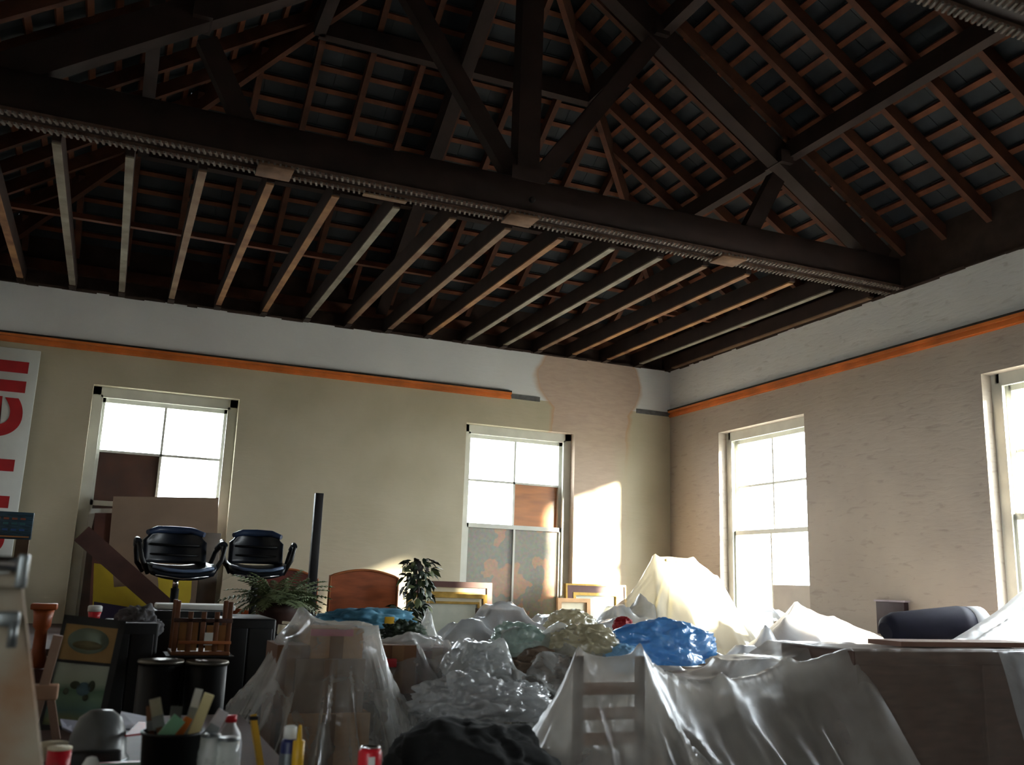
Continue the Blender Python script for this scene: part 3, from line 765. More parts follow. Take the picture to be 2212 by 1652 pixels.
fern(604,1285,-2.5,'bushy olive green fern in a dark basket in front of the pole',.36,84)
def leafy(name, px, pyt, pyb, Y, rx, label, n=150, dark=True):
    a, b = at(px,pyt,Y), at(px,pyb,Y); T = empty(name, (a.x,Y,b.z), label=label, cat='plant'); hgt = a.z-b.z
    MB().lathe([(.06,-(b.z-TZ)),(.09,-(b.z-TZ)+.1),(.085,-(b.z-TZ)+.1)],12).build('pot', M_blackmat, T)
    MB().tube([(0,0,-(b.z-TZ)+.08),(.01,0,hgt*.4),(-.02,0,hgt*.85)],.008,5).build('stem', M_dkwood, T)
    lf = []
    for mm in (M_leaf2,M_leaf3,M_darkplant):
        lf.append(MB()._add([(0,0,0),(.022,.018,.004),(.05,.02,-.003),(.085,0,-.022),(.05,-.02,-.003),(.022,-.018,.004),(.045,0,.006)],[(0,1,6),(1,2,6),(2,3,6),(3,4,6),(4,5,6),(5,0,6)],None,True).build('leaf', mm, T))
    for i in range(n):
        t = random.random()**.8; q = 2 if (t > .86 and dark and random.random()<.7) else (1 if random.random()<.3 else 0)
        c = lf[i] if i < 3 else dup(lf[q], T)
        ang = random.uniform(0,6.283); r = rx*(.25+.75*random.random())*(1-.35*abs(t-.65))
        c.location = (r*math.cos(ang)*.8, r*math.sin(ang)*.8, hgt*t); c.rotation_euler = (random.uniform(-.6,.6),random.uniform(-.3,1.1),ang)
        s = random.uniform(.7,1.25); c.scale = (s,s,s)
    return T
leafy('ivy_plant',905,1205,1320,-2.2,.15,'tall dark leafy plant with blackened top right of the mahogany headboard',190)
leafy('trailing_plant',868,1310,1400,-2.6,.14,'low dark green trailing foliage beside the blue cloth',110,False)

# ---------------------------------------------------------------- picture frames along the back wall
def picture(px0,px1,pyt,pyb,Y,w,layers,art,label,lean=.06,zb=None):
    a, b = at(px0,(pyt+pyb)/2,Y), at(px1,(pyt+pyb)/2,Y); zt = at((px0+px1)/2,pyt,Y).z; z0 = TZ if zb is None else zb; W_ = b.x-a.x; Hh = zt-z0
    T = empty('picture_frame', (a.x,Y,z0), label=label, cat='picture'); T.rotation_euler = (lean*-1,0,0)
    o = 0; y = 0
    for i,(ww,mm,pr) in enumerate(layers):
        m = MB(); x0,x1,za,zb_ = o,W_-o,o,Hh-o
        m.box((x0,-pr,zb_-ww),(x1,.015,zb_)); m.box((x0,-pr,za),(x1,.015,za+ww)); m.box((x0,-pr,za+ww),(x0+ww,.015,zb_-ww)); m.box((x1-ww,-pr,za+ww),(x1,.015,zb_-ww))
        m.build(('outer_frame','inner_frame','slip','mount')[min(i,3)], mm, T); o += ww
    MB().box((o,-.002,o),(W_-o,.006,Hh-o)).build('artwork', art, T)
    return T
M_art = mat('pale_watercolour','b9c2b4',.6,.15,5,col2='d8dacb')
picture(890,1063,1256,1300,-1.25,0,[(.05,M_maroon,.03),(.04,M_cream,.015),(.03,M_gold,.02),(.02,M_dkwood,.01)],M_art,'maroon and gilt picture frame leaning below the peeling window')
picture(880,1052,1282,1300,-1.45,0,[(.035,M_gold,.03),(.03,M_cream,.012),(.02,M_gold,.015)],M_art,'small gilt picture frame in front of the maroon frame')
picture(1222,1352,1262,1300,-.35,0,[(.018,M_gold,.035),(.07,M_maroon,.025),(.03,M_gold,.03)],M_art,'gilt and maroon picture frame in the sunlit corner')
picture(1205,1275,1292,1330,-.6,0,[(.04,mat('pale_orange_frame','c79a6c',.5),.025)],M_cream,'pale orange framed picture leaning in front of the sunlit frame')

# ---------------------------------------------------------------- black cabinets and drums on the left
def cab(px0,px1,pyt,Y,dy,m,label,name='black_cabinet',doors=True):
    a, b = at(px0,pyt,Y), at(px1,pyt,Y); T = empty(name, (a.x,Y,0), label=label, cat='cabinet'); w = b.x-a.x; h = a.z
    MB().rbox((0,0,0),(w,dy,h),.012).build('body', m, T)
    if doors:
        MB().rbox((.02,-.015,.08),(w/2-.004,0,h-.05),.004).build('door', m, T); MB().rbox((w/2+.004,-.015,.08),(w-.02,0,h-.05),.004).build('door', m, T)
    return T
cab(225,345,1345,-4.2,.5,M_blackmat,'low black cabinet behind the old framed panel')
cab(327,492,1318,-3.6,.45,M_black,'black cabinet directly under the left office chair')
cab(478,598,1335,-3.9,.6,M_black,'tall black cabinet left of the plastic-wrapped cartons')
def drum(px0,px1,pyt,Y,label):
    a, b = at(px0,pyt,Y), at(px1,pyt,Y); r = (b.x-a.x)/2; T = empty('black_drum', ((a.x+b.x)/2,Y,0), label=label, cat='bin', group=None)
    MB().lathe([(r*.92,0),(r,.05),(r,a.z-.01)],26).build('body', M_black, T)
    MB().lathe([(r+.004,a.z-.02),(r+.008,a.z-.01),(r+.004,a.z)],26).build('rim', mat('dull_rim_metal','6d6a62',.35,.2,8,metal=.8), T)
drum(300,396,1424,-4.45,'tall black drum with a shiny rim under the slatted stool')
drum(404,492,1426,-4.45,'tall black drum beside the dark cabinet, right one of the pair')
# mirror with tiled edge
T = empty('mirror', (at(566,1345,-4.6).x,-4.6,0), label='tall mirror in a pale mosaic edge beside the black cabinet', cat='mirror'); T.rotation_euler = (0,math.radians(4),0)
zt = at(566,1345,-4.6).z
MB().rbox((.02,-.012,.1),(.20,.012,zt),.004).build('glass', mat('dark_blue_mirror','1c2733',.1,.2,4,metal=.6,bump=0), T)
for k in range(18):
    MB().rbox((-.018,-.018,zt-.05-k*.052),(.018,.014,zt-.004-k*.052),.003,seg=1).build('tile', M_white if k%2 else M_cream, T)
MB().box((0,-.015,zt),(.2,.015,zt+.012)).build('top_edge', M_cream, T)

# slatted wooden stool standing upside down with cards between the slats
a, b = at(372,1340,-4.2), at(490,1412,-4.2)
zb_ = b.z; T = empty('slatted_stool', ((a.x+b.x)/2,-4.2,zb_), label='upturned brown wooden stool with tan cards between its slats', cat='stool'); w = (b.x-a.x)/2; h = a.z-zb_
MB().rbox((-w,-.12,0),(w,.12,.02),.005).build('seat', M_chairwood, T)
for sx in (-1,1):
    for sy in (-1,1): MB().rbox((sx*(w-.015)-.012,sy*.1-.012,.02),(sx*(w-.015)+.012,sy*.1+.012,h+.10),.003).build('leg', M_chairwood, T)
for q in (-.45,0,.45): MB().rbox((w*q-.012,-.118,.02),(w*q+.012,-.105,h+.05),.002).build('slat', M_chairwood, T)
MB().rbox((-w,-.118,h-.002),(w,-.10,h+.018),.002).build('stretcher', M_dkwood, T)
MB().rbox((-w+.03,-.13,.055),(w,-.115,.07),.002).build('stretcher', M_mahog_edge, T)
MB().box((-w+.03,-.098,.022),(-.02,-.092,h*.98)).build('card', M_tan, T)
MB().box((.02,-.098,.022),(w-.02,-.092,h*.9)).build('card', M_tan, T)
MB().box((.01,-.125,.05),(.05,-.122,.11)).build('label_sticker', M_white, T)
MB().box((-w-.02,-.14,-(zb_-at(400,1424,-4.45).z)),(w+.02,.14,0)).build('support_tray', M_blackmat, T)
# white tray edge on the cabinet top
P = at(410,1309,-3.45)
MB().rbox((at(335,1309,-3.3).x,-3.5,P.z-.02),(at(500,1309,-3.3).x,-3.2,P.z+.01),.008).build('white_tray', M_white, label='thin white tray edge on the black cabinet under the left office chair', cat='tray')
lump('crumpled_cloth', at(297,1352,-3.9)+Vector((0,0,-.0)), (.11,.08,.095), mat('grey_cloth','5c5a5c',.8,.3,8), 'crumpled grey cloth on the low black cabinet', 'cloth', 4, .35, 2.6, .1)
P = at(205,1318,-4.0)
T = empty('paper_cup', (P.x,-4.0,at(205,1345,-4.0).z), label='red and white paper cup above the old framed panel', cat='cup')
MB().lathe([(.022,0),(.032,.055)],14).build('cup_body', M_redbright, T); MB().lathe([(.034,.055),(.034,.08),(.028,.085)],14).build('cup_lid', M_white, T)
# orange turned post
P0, P1 = at(97,1303,-3.9), at(97,1400,-3.9)
T = empty('turned_pedestal', (P0.x,-3.9,0), label='short orange turned wooden pedestal left of the framed panel', cat='pedestal')
MB().lathe([(.055,P1.z-.10),(.03,P1.z),(.028,P0.z-.13),(.042,P0.z-.11),(.042,P0.z-.08),(.05,P0.z-.03)],16).build('column', M_redwood, T)
MB().rbox((-.06,-.06,P0.z-.03),(.06,.06,P0.z),.006).build('cap', M_redwood, T)
MB().rbox((-.16,-.12,0),(.16,.12,P1.z-.09),.01).build('box_base', mat('dark_red_base','3a1a14',.6,.3,6), T)

# ---------------------------------------------------------------- old painted panel (oval vignette over a landscape)
YP = -5.35
c0,c1,c2,c3 = at(133,1328,YP), at(268,1342,YP), at(214,1585,YP), at(72,1585,YP)
zb_ = BZ; w = (c1.x-c0.x); hgt = c0.z-zb_
T = empty('framed_panel', (c3.x+.01,YP,zb_), label='old black-framed panel with an oval vignette above a faded landscape', cat='picture')
T.rotation_euler = (-.12, math.atan((c0.x-c3.x)/(c0.z-c3.z)), 0)
w -= .0; L = hgt/math.cos(.14)
fw = .022
m = MB(); m.box((0,-.012,0),(fw*.6,.012,L)); m.box((w-fw,-.012,0),(w,.012,L)); m.box((0,-.012,L-.03),(w,.012,L)); m.box((0,-.012,0),(w,.012,.02)); m.box((0,-.013,L*.585),(w,.012,L*.61))
m.build('outer_frame', M_darkframe, T)
MB().box((fw*.6,-.004,L*.61),(w-fw,.004,L-.03)).build('vignette_ground', mat('tan_ground','b08f5c',.7,.15,6), T)
MB().lathe([(.0,-.0015),(1,-.0015),(1,.0015),(0,.0015)],32,Matrix.Translation((w*.47,-.0055,L*.79))@Matrix.Diagonal((w*.33,1,L*.115,1))@Matrix.Rotation(math.pi/2,4,'X')).build('oval_vignette', M_ovalscene, T)
MB().lathe([(.0,-.0015),(1,-.0015),(1,.0015),(0,.0015)],24,Matrix.Translation((w*.47,-.0065,L*.75))@Matrix.Diagonal((w*.24,1,L*.04,1))@Matrix.Rotation(math.pi/2,4,'X')).build('vignette_shore', mat('olive_shore','6d6648',.7,.3,12), T)
def pland():
    m,t,b = nt('faded_landscape'); tc = N(t,'ShaderNodeTexCoord'); sp = N(t,'ShaderNodeSeparateXYZ'); t.links.new(tc.outputs['Object'],sp.inputs[0])
    n = N(t,'ShaderNodeTexNoise'); n.inputs['Scale'].default_value = 14; n.inputs['Detail'].default_value = 4; t.links.new(tc.outputs['Object'],n.inputs['Vector'])
    ma = N(t,'ShaderNodeMath',operation='MULTIPLY_ADD'); ma.inputs[1].default_value = .14; t.links.new(n.outputs['Fac'],ma.inputs[0])
    mr = N(t,'ShaderNodeMapRange'); mr.inputs['From Max'].default_value = L*.585; t.links.new(sp.outputs['Z'],mr.inputs[0]); t.links.new(mr.outputs[0],ma.inputs[2])
    c = ramp(t, ma.outputs[0],[(.10,rgb('3c4a3a')),(.22,rgb('8c9160')),(.38,rgb('5f8580')),(.55,rgb('7a9c84')),(.68,rgb('64876f')),(.8,rgb('a9b8a4')),(1,rgb('b2bdae'))])
    t.links.new(c,b.inputs['Base Color']); b.inputs['Roughness'].default_value = .6; return m
MB().box((fw*.6,-.004,.02),(w-fw,.004,L*.585)).build('landscape', pland(), T)
for (fx,fz,rx,rz_) in ((.42,.40,.05,.035),(.56,.37,.07,.06),(.68,.40,.035,.05),(.30,.34,.03,.03),(.62,.30,.03,.03)):
    MB().lathe([(.0,-.0012),(1,-.0012),(1,.0012),(0,.0012)],14,Matrix.Translation((w*fx,-.0055,L*fz))@Matrix.Diagonal((rx*w*1.6,1,rz_*L,1))@Matrix.Rotation(math.pi/2,4,'X')).build('painted_figure', mat('olive_figure','4a5340',.7,.3,20) if fx!=.56 else mat('blue_grey_figure','54707a',.7,.3,20), T)
# paint-splashed easel leg beside it
Pa, Pb, Pk = at(126,1372,-5.6), at(72,1572,-5.6), at(98,1494,-5.6)
T = empty('easel', (0,0,0), label='pink paint-splashed wooden easel leg left of the framed panel', cat='easel')
MB().beam(Pa,(Pb.x-.01,-5.6,BZ),.03,.045,up=(0,1,0)).build('leg', M_pinkwood, T)
MB().rbox((Pk.x-.04,-5.63,Pk.z-.025),(Pk.x+.04,-5.57,Pk.z+.025),.006).build('clamp_block', mat('peach_paint_block','b08c74',.8), T)
MB().beam((Pk.x+.02,-5.58,Pk.z-.03),(Pb.x+.075,-5.58,BZ),.025,.025,up=(0,1,0)).build('leg', M_pinkwood, T)

# ---------------------------------------------------------------- stepladder in the near left corner
YL = -7.3
Pt, Pb = at(38,1245,YL), at(84,1652,YL)
T = empty('stepladder', (0,0,0), label='paint-splashed wooden stepladder with a metal top bar in the near left corner', cat='ladder')
dxz = (Pb.x-Pt.x)/(Pt.z-Pb.z)
xf = Pt.x+dxz*Pt.z
for s,xo in ((1,0),(-1,-.30)):
    x_t = Pt.x+xo*.8; x_b = xf if s==1 else Pt.x-.42-dxz*1.2
    MB().beam((x_t-.04,YL,Pt.z),(x_b-.04,YL-.02,0),.045,.09,up=(1,0,0)).build('stile', M_plaster, T)
    MB().beam((x_t-.035,YL+.08,Pt.z-.06),(x_b-.035,YL+.48,0),.025,.045,up=(1,0,0)).build('rear_leg', M_pinkwood, T)
for k in range(5):
    z = Pt.z-.02-(k+.0)*.28; y = YL-.02*(1-z/Pt.z)
    if k==0: MB().rbox((Pt.x-.33,YL-.06,z),(Pt.x+.005,YL+.12,z+.022),.005).build('top_step', M_plaster, T)
    else: MB().rbox((Pt.x-.36,y-.05,z),(Pt.x-.03,y+.05,z+.02),.004).build('tread', M_plaster, T)
MB().tube([(Pt.x-.32,YL-.06,Pt.z+.022),(Pt.x+.012,YL-.06,Pt.z+.022)],.014,12).build('top_bar', M_chrome, T)
MB().rbox((Pt.x+.002,YL-.075,Pt.z-.02),(Pt.x+.02,YL-.03,Pt.z+.04),.004).build('bar_bracket', M_steel, T)
MB().rbox((Pt.x-.03,YL-.085,Pt.z-.085),(Pt.x+.018,YL-.05,Pt.z-.06),.004).build('hinge', M_steel, T)
MB().tube([(Pt.x+.01,YL-.08,Pt.z-.075),(Pt.x+.012,YL-.082,Pt.z-.12)],.008,8).build('hinge_pin', M_steel, T)

# ---------------------------------------------------------------- workbench clutter
def put(px,py,Y): return at(px,py,Y)
T = empty('basin', (at(213,1590,-6.0).x,-6.0,BZ), label='upturned grey enamel basin on the workbench', cat='basin')
r = (at(277,1590,-6.0).x-at(148,1590,-6.0).x)/2; zt = at(213,1532,-6.0).z-BZ
MB().lathe([(r*1.08,.0),(r*1.1,.012),(r*1.0,.02),(r*.95,zt*.5),(r*.72,zt*.85),(r*.4,zt*.98),(0.001,zt)],30,cap=True).build('bowl', M_grey, T)
MB().lathe([(r*1.08,-.0),(r*1.13,.006),(r*1.08,.014)],30).build('rim', M_steel, T)
MB().rbox((-r*.9,-r*1.6,.0),(r*.8,-r*1.15,.05),.01).build('foot', mat('dark_saddle','2b2c2b',.5), T)
# papers behind it
def sheet(name,pts,Y0,Y1,m,label,cat='paper'):
    P = [Vector(at(px,py,Yv)) for (px,py),Yv in zip(pts,(Y0,Y0,Y1,Y1))]
    zt_ = max(p.z for p in P)
    vs = [tuple(p) for p in P]+[tuple(p+Vector((0,0,-.006))) for p in P]
    return MB()._add(vs,[(0,1,2,3),(7,6,5,4),(0,4,5,1),(1,5,6,2),(2,6,7,3),(3,7,4,0)]).build(name,m,label=label,cat=cat)
sheet('leaflet',[(262,1536),(322,1548),(300,1575),(250,1572)],-5.75,-5.95,mat('pale_blue_paper','a9abb8',.7),'pale blue leaflet behind the grey basin')
sheet('leaflet',[(130,1552),(168,1556),(165,1585),(135,1570)],-5.8,-5.95,mat('lilac_paper','9c9cab',.7),'lilac leaflet sticking out left of the grey basin')
sheet('red_rag',[(300,1558),(345,1562),(318,1582),(270,1587)],-5.9,-6.1,M_redp,'crumpled red rag right of the grey basin','cloth')
def pot(px,pyt,Y,r,h,m,name,label,cat,z0=BZ):
    P = at(px,pyt,Y); T = empty(name,(P.x,Y,z0),label=label,cat=cat); H_ = P.z-z0
    MB().lathe([(r*.9,0),(r,H_*.95),(r*1.04,H_*.96),(r*1.04,H_),(r*.96,H_),(r*.93,H_*.9)],28,cap=True).build('body', m, T); return T,H_
T,h = pot(375,1577,-6.5,.079,.2,mat('black_bucket_plastic','14181a',.5,.2,6),'paint_bucket','black bucket stuffed with brushes and sticks','bucket')
T['label'] = 'black plastic bucket stuffed with brushes and scrapers'
BX, BY = T.location.x, -6.5; BTOP = BZ+h
def brush(dx,dy,lx,ly,L,m,hm,label,w=.03,name='paint_brush'):
    L *= .62; w *= .6
    B = empty(name,(BX+dx,BY+dy,BTOP-.1),label=label,cat='brush'); d = Vector((lx,ly,1)).normalized()
    MB().beam((0,0,0),d*(L*.62),.016,.016,up=(0,1,0)).build('handle', m, B)
    MB().beam(d*(L*.60),d*(L*.76),w,.02,up=(0,1,0)).build('ferrule', M_steel, B)
    MB().beam(d*(L*.76),d*L,w*.95,.016,up=(0,1,0)).build('bristles', hm, B)
M_pale = mat('pale_bristle','b8b5a0',.9,.2,20)
brush(-.01,.0,-.25,.1,.30,M_chairwood,M_pale,'paint brush with pale bristles leaning left in the bucket',.05)
brush(.02,.03,.20,.1,.33,M_steel,mat('white_bristle','c9cbc8',.8,.1,20),'white-tipped roller frame sticking highest out of the bucket',.035)
brush(.045,.0,.55,.0,.27,M_white,mat('lilac_bristle','a9a2a4',.8,.1,20),'pale mauve brush leaning right in the bucket',.05)
brush(-.045,.02,-.1,.3,.26,M_chairwood,M_card3,'brown-bristled brush at the back of the bucket',.04)
brush(.0,.04,.05,.2,.25,M_blackmat,M_grey,'grey-bristled brush at the back of the bucket',.05)
Pk = Vector((BX+.035,BY-.03,BTOP-.05))
MB().beam(Pk, Pk+Vector((.045,0,.145)),.012,.026,up=(1,0,0)).build('paint_stick', M_stick, label='flat pale yellow mixing stick leaning in the bucket', cat='stick')
MB().beam((BX-.04,BY-.04,BTOP-.03),(BX+.01,BY-.03,BTOP+.035),.035,.01,up=(0,1,0)).build('scraper', M_green, label='mint green scraper in the bucket', cat='scraper')
MB().beam((BX-.0,BY-.02,BTOP-.03),(BX+.035,BY+.0,BTOP+.03),.02,.02,up=(0,1,0)).build('scraper', M_orangep, label='orange-handled scraper in the bucket', cat='scraper')
# plastic bottle with a red cap, jars
P = at(500,1548,-6.35); T = empty('plastic_bottle',(P.x,-6.35,BZ),label='milky plastic bottle with a red cap on the workbench',cat='bottle'); hh = P.z-BZ
MB().lathe([(.034,0),(.036,.02),(.036,hh-.075),(.03,hh-.045),(.014,hh-.02),(.014,hh-.012)],22).build('body', M_bottle, T)
MB().lathe([(.016,hh-.014),(.016,hh+.004)],16).build('cap', M_redbright, T)
for nm,px,pyt,r,lab in (('glass_jar',492,1598,.034,'ridged clear jar in front of the red-capped bottle'),('glass_jar',455,1590,.028,'small clear jar right beside the black bucket')):
    P = at(px,pyt,-6.55); T = empty(nm,(P.x,-6.55,BZ),label=lab,cat='jar'); hh = P.z-BZ
    MB().lathe([(r*.9,0),(r,.01),(r,hh*.55),(r*1.04,hh*.6),(r,hh*.66),(r*1.04,hh*.72),(r*.92,hh*.8),(r*.9,hh)],22).build('body', M_bottle if nm=='x' else M_glassy, T)
    MB().lathe([(r*.95,hh),(r*.95,hh+.006)],18).build('lid', M_steel, T)
Pa, Pb = at(546,1545,-6.2), at(560,1640,-6.2)
T = empty('spirit_level',(0,0,0),label='yellow spirit level propped upright beside the bottle',cat='level')
MB().beam((Pb.x,-6.25,BZ),(Pa.x,-6.2,Pa.z),.018,.034,up=(0,1,0)).build('body', M_yellowtool, T)
q = Vector((Pb.x,-6.25,BZ)).lerp(Vector((Pa.x,-6.2,Pa.z)),.96); MB().beam(q-Vector((0,0,.005)),q+Vector((0,0,.006)),.024,.04,up=(0,1,0)).build('end_band', M_black, T)
P = at(628,1567,-6.4); T = empty('spray_can',(P.x,-6.4,BZ),label='dark blue spray can with a pale cap beside the yellow tube',cat='can'); hh = P.z-BZ
MB().lathe([(.024,0),(.025,hh-.045),(.018,hh-.035)],18).build('body', M_bluecan, T); MB().lathe([(.019,hh-.035),(.019,hh-.004),(.012,hh)],16).build('cap', M_white, T)
MB().lathe([(.0255,hh*.25),(.0255,hh*.5)],18,cap=False).build('label_band', M_steel, T)
P = at(647,1590,-6.45); T = empty('yellow_tube',(P.x,-6.45,BZ),label='yellow sealant tube right of the dark blue spray can',cat='tube'); hh = P.z-BZ
MB().lathe([(.017,0),(.017,hh*.9),(.008,hh*.93),(.004,hh+.03)],16).build('body', M_yellowtool, T)
P = at(800,1615,-6.6); 
# stool carrying the red can, its top just under the picture's lower edge
T = empty('work_stool',(P.x,-6.6,0),label='small stool with a red drinks can on it',cat='stool')
MB().rbox((-.16,-.14,1.02),(.16,.14,1.05),.01).build('seat', M_dkwood, T)
for sx in (-1,1):
    for sy in (-1,1): MB().box((sx*.13-.015,sy*.11-.015,0),(sx*.13+.015,sy*.11+.015,1.02)).build('leg', M_dkwood, T)
T = empty('drinks_can',(P.x,-6.6,1.05),label='red drinks can in front of the plastic-covered cartons',cat='can'); hh = P.z-1.05
MB().lathe([(.027,0),(.033,.008),(.033,hh-.012),(.027,hh)],20).build('body', M_redbright, T); MB().lathe([(.027,hh),(.028,hh+.004),(.024,hh+.004),(.022,hh+.001)],20).build('lid', M_chrome, T)
MB().box((-.012,-.0345,hh*.2),(.006,-.031,hh*.8)).build('white_stripe', M_white, T)
# small red framed card and bits at the lower edge
T = empty('red_card',(at(262,1640,-6.45).x,-6.45,BZ),label='small red-bordered card lying at the front of the workbench',cat='card'); T.rotation_euler = (math.radians(12),0,.05)
MB().rbox((-.085,-.05,.0),(.085,.075,.05),.003).build('border', M_redbright, T); MB().box((-.07,-.056,.005),(.07,-.05,.042)).build('picture', M_ovalscene, T); MB().box((-.072,-.04,.05),(.072,.062,.052)).build('picture', M_ovalscene, T)
T = empty('filler_tub',(at(120,1585,-5.95).x,-5.95,BZ),label='low cream filler tub beside the stepladder',cat='tub'); MB().lathe([(.035,0),(.042,.04),(.045,.045),(.04,.05)],20).build('body', M_cream, T)
T = empty('red_tin',(at(128,1625,-6.4).x,-6.4,BZ),label='squat red tin at the front left of the workbench',cat='tin'); MB().lathe([(.03,0),(.03,at(128,1618,-6.4).z-BZ)],18).build('body', M_redbright, T); MB().lathe([(.031,at(128,1618,-6.4).z-BZ),(.031,at(128,1618,-6.4).z-BZ+.006)],18).build('lid', M_cream, T)
T = empty('white_knob_jar',(at(198,1635,-6.55).x,-6.55,BZ),label='round white-topped black jar at the front of the workbench',cat='jar'); MB().lathe([(.035,0),(.038,.05),(.02,.07)],18).build('body', M_black, T); MB().lathe([(.018,.07),(.022,.085),(.012,.105),(.001,.108)],14).build('knob', M_white, T)

# ---------------------------------------------------------------- cartons under clear plastic, left of centre
def carton(px0,px1,pyt,Y,z0,dy,m,label,rz=0,tape=None):
    a, b = at(px0,pyt,Y), at(px1,pyt,Y); w = b.x-a.x; T = empty('carton',((a.x+b.x)/2,Y,z0),rz,label=label,cat='box'); h = a.z-z0
    MB().box((-w/2,0,0),(w/2,dy,h)).build('box_body', m, T)
    MB().box((-w/2,-.0,h),(w/2,dy/2-.003,h+.004)).build('flap', m, T); MB().box((-w/2,dy/2+.003,h),(w/2,dy,h+.004)).build('flap', m, T)
    if tape: MB().box((-w*.5,-.004,h-.03),(w*.3,0,h)).build('tape', tape, T)
    MB().box((-.03,-.003,0),(.03,0,h)).build('seam_tape', mat('brown_parcel_tape','7c5a3a',.4,.1,8), T)
    return h
M_pink = mat('pink_tape','c0707a',.5,.1,8)
carton(672,786,1358,-5.0,1.22,.3,M_card,'upper cardboard carton with pink tape under the clear plastic',0,M_pink)
carton(640,790,1425,-5.02,.86,.34,M_card2,'middle cardboard carton under the clear plastic')
carton(618,800,1545,-5.04,.45,.36,M_card,'lower cardboard carton under the clear plastic')
carton(600,815,1700,-5.06,0,.38,M_card3,'bottom dark carton of the plastic-covered stack')
carton(600,672,1395,-5.0,.75,.3,M_card3,'narrow dark carton left of the pink-taped carton',0)
carton(596,668,1560,-5.0,0,.3,M_dkwood,'dark red box under the narrow carton')
# cartons and odds and ends under the middle plastic
carton(820,900,1395,-4.7,TZ,.3,M_card3,'brown carton under the middle clear plastic')
carton(905,985,1400,-4.5,TZ,.3,mat('maroon_box_card','6b4038',.7),'maroon box under the middle clear plastic')
MB().rbox((at(812,1425,-4.72).x,-4.78,at(812,1440,-4.75).z),(at(850,1425,-4.72).x,-4.74,at(812,1422,-4.75).z),.003).build('red_packet', M_redp, label='small red packet seen through the middle plastic', cat='packet')

s = at
def sp(px,py,Y,hx,hy,sl,pw,n,a): p = at(px,py,Y); return (p.x,Y,p.z,hx,hy,sl,pw,n,a)
tent('plastic_sheet',(-5.36,-4.42,-5.75,-4.35),.016,[
    sp(648,1322,-4.85,.01,.01,1.4,.8,9,.22), sp(730,1345,-4.88,.15,.16,2.1,.85,19,.40), sp(632,1378,-4.88,.05,.15,2.6,.9,15,.35)],
    .05,F_clear,'clear plastic sheet hanging in folds over the left carton stack','plastic sheet',.012,9,1)
tent('plastic_sheet',(-4.75,-3.35,-5.2,-3.4),.018,[
    sp(850,1383,-4.55,.10,.12,1.6,.9,9,.3), sp(920,1375,-4.4,.10,.10,1.5,.9,8,.25), sp(925,1312,-3.95,.01,.01,.95,.62,7,.2), sp(1010,1392,-4.3,.08,.12,1.3,.9,8,.3), sp(1075,1405,-4.2,.05,.1,1.2,.9,8,.2)],
    .3,F_clear,'crumpled clear plastic sheet with a pointed top right of the carton stack','plastic sheet',.03,8,4)
lump('bubble_wrap_bundle', at(1030,1440,-4.75), (.16,.13,.11), F_pale, 'bright crumpled silver plastic bundle in the middle of the heap', 'bundle', 12,.3,3,.12)
lump('blue_patterned_cloth', at(790,1338,-3.3)+Vector((0,0,-.02)), (.30,.14,.09), M_blue, 'pale blue patterned cloth bundle in front of the mahogany headboard', 'cloth', 31,.35,2.2,.1,.8)
P = at(845,1340,-3.5); MB().rbox((P.x-.03,-3.47,P.z-.03),(P.x+.03,-3.45,P.z+.02),.003,Matrix.Translation((0,0,0))).build('yellow_patch', M_yellowtool, label='small yellow patch on the blue patterned cloth', cat='patch')
lump('grass_mat_roll', at(870,1372,-4.0), (.13,.10,.075), M_leaf2, 'round clump of dark green artificial foliage under the blue cloth', 'foliage', 8,.3,5,.2)
lump('teal_bag', at(1130,1410,-4.4), (.20,.16,.15), F_teal, 'pale green plastic bag in the middle of the heap', 'bag', 15,.3,2.4,.1)
lump('cream_bag', at(1262,1400,-4.6), (.22,.15,.13), F_bcream, 'cream plastic bag left of the blue bag', 'bag', 22,.25,2.2,.1)
lump('cream_bag', at(1232,1350,-3.7), (.17,.13,.10), F_bcream, 'smaller cream bag behind the larger cream bag', 'bag', 27,.25,2.4,.1)
lump('brown_bundle', at(1190,1450,-4.7), (.24,.15,.10), mat('brown_wrapped_stuff','6a5747',.7,.35,7), 'brown wrapped bundle below the pale green bag', 'bundle', 33,.35,2.4,.12)
lump('clear_bag', at(1035,1520,-5.1), (.30,.18,.13), F_pale, 'crumpled clear bag sagging over the front edge of the heap', 'bag', 41,.3,2.2,.12)
lump('brown_bundle', at(1000,1525,-5.05), (.22,.14,.085), mat('tan_brown_stuff','5a4233',.8,.35,8), 'dark brown stuff inside the sagging clear bag', 'bundle', 43,.3,2.4,.1)
lump('clear_bag', at(1110,1505,-5.0), (.16,.12,.08), F_pale, 'small white crumpled bag left of the big dust sheet', 'bag', 45,.3,2.4,.14)
lump('green_box_bag', at(1350,1430,-4.75), (.12,.12,.09), mat('light_blue_stuff','7fb0d6',.6,.25,6), 'light blue packet between the cream and blue bags', 'packet', 47,.2,2,.06)
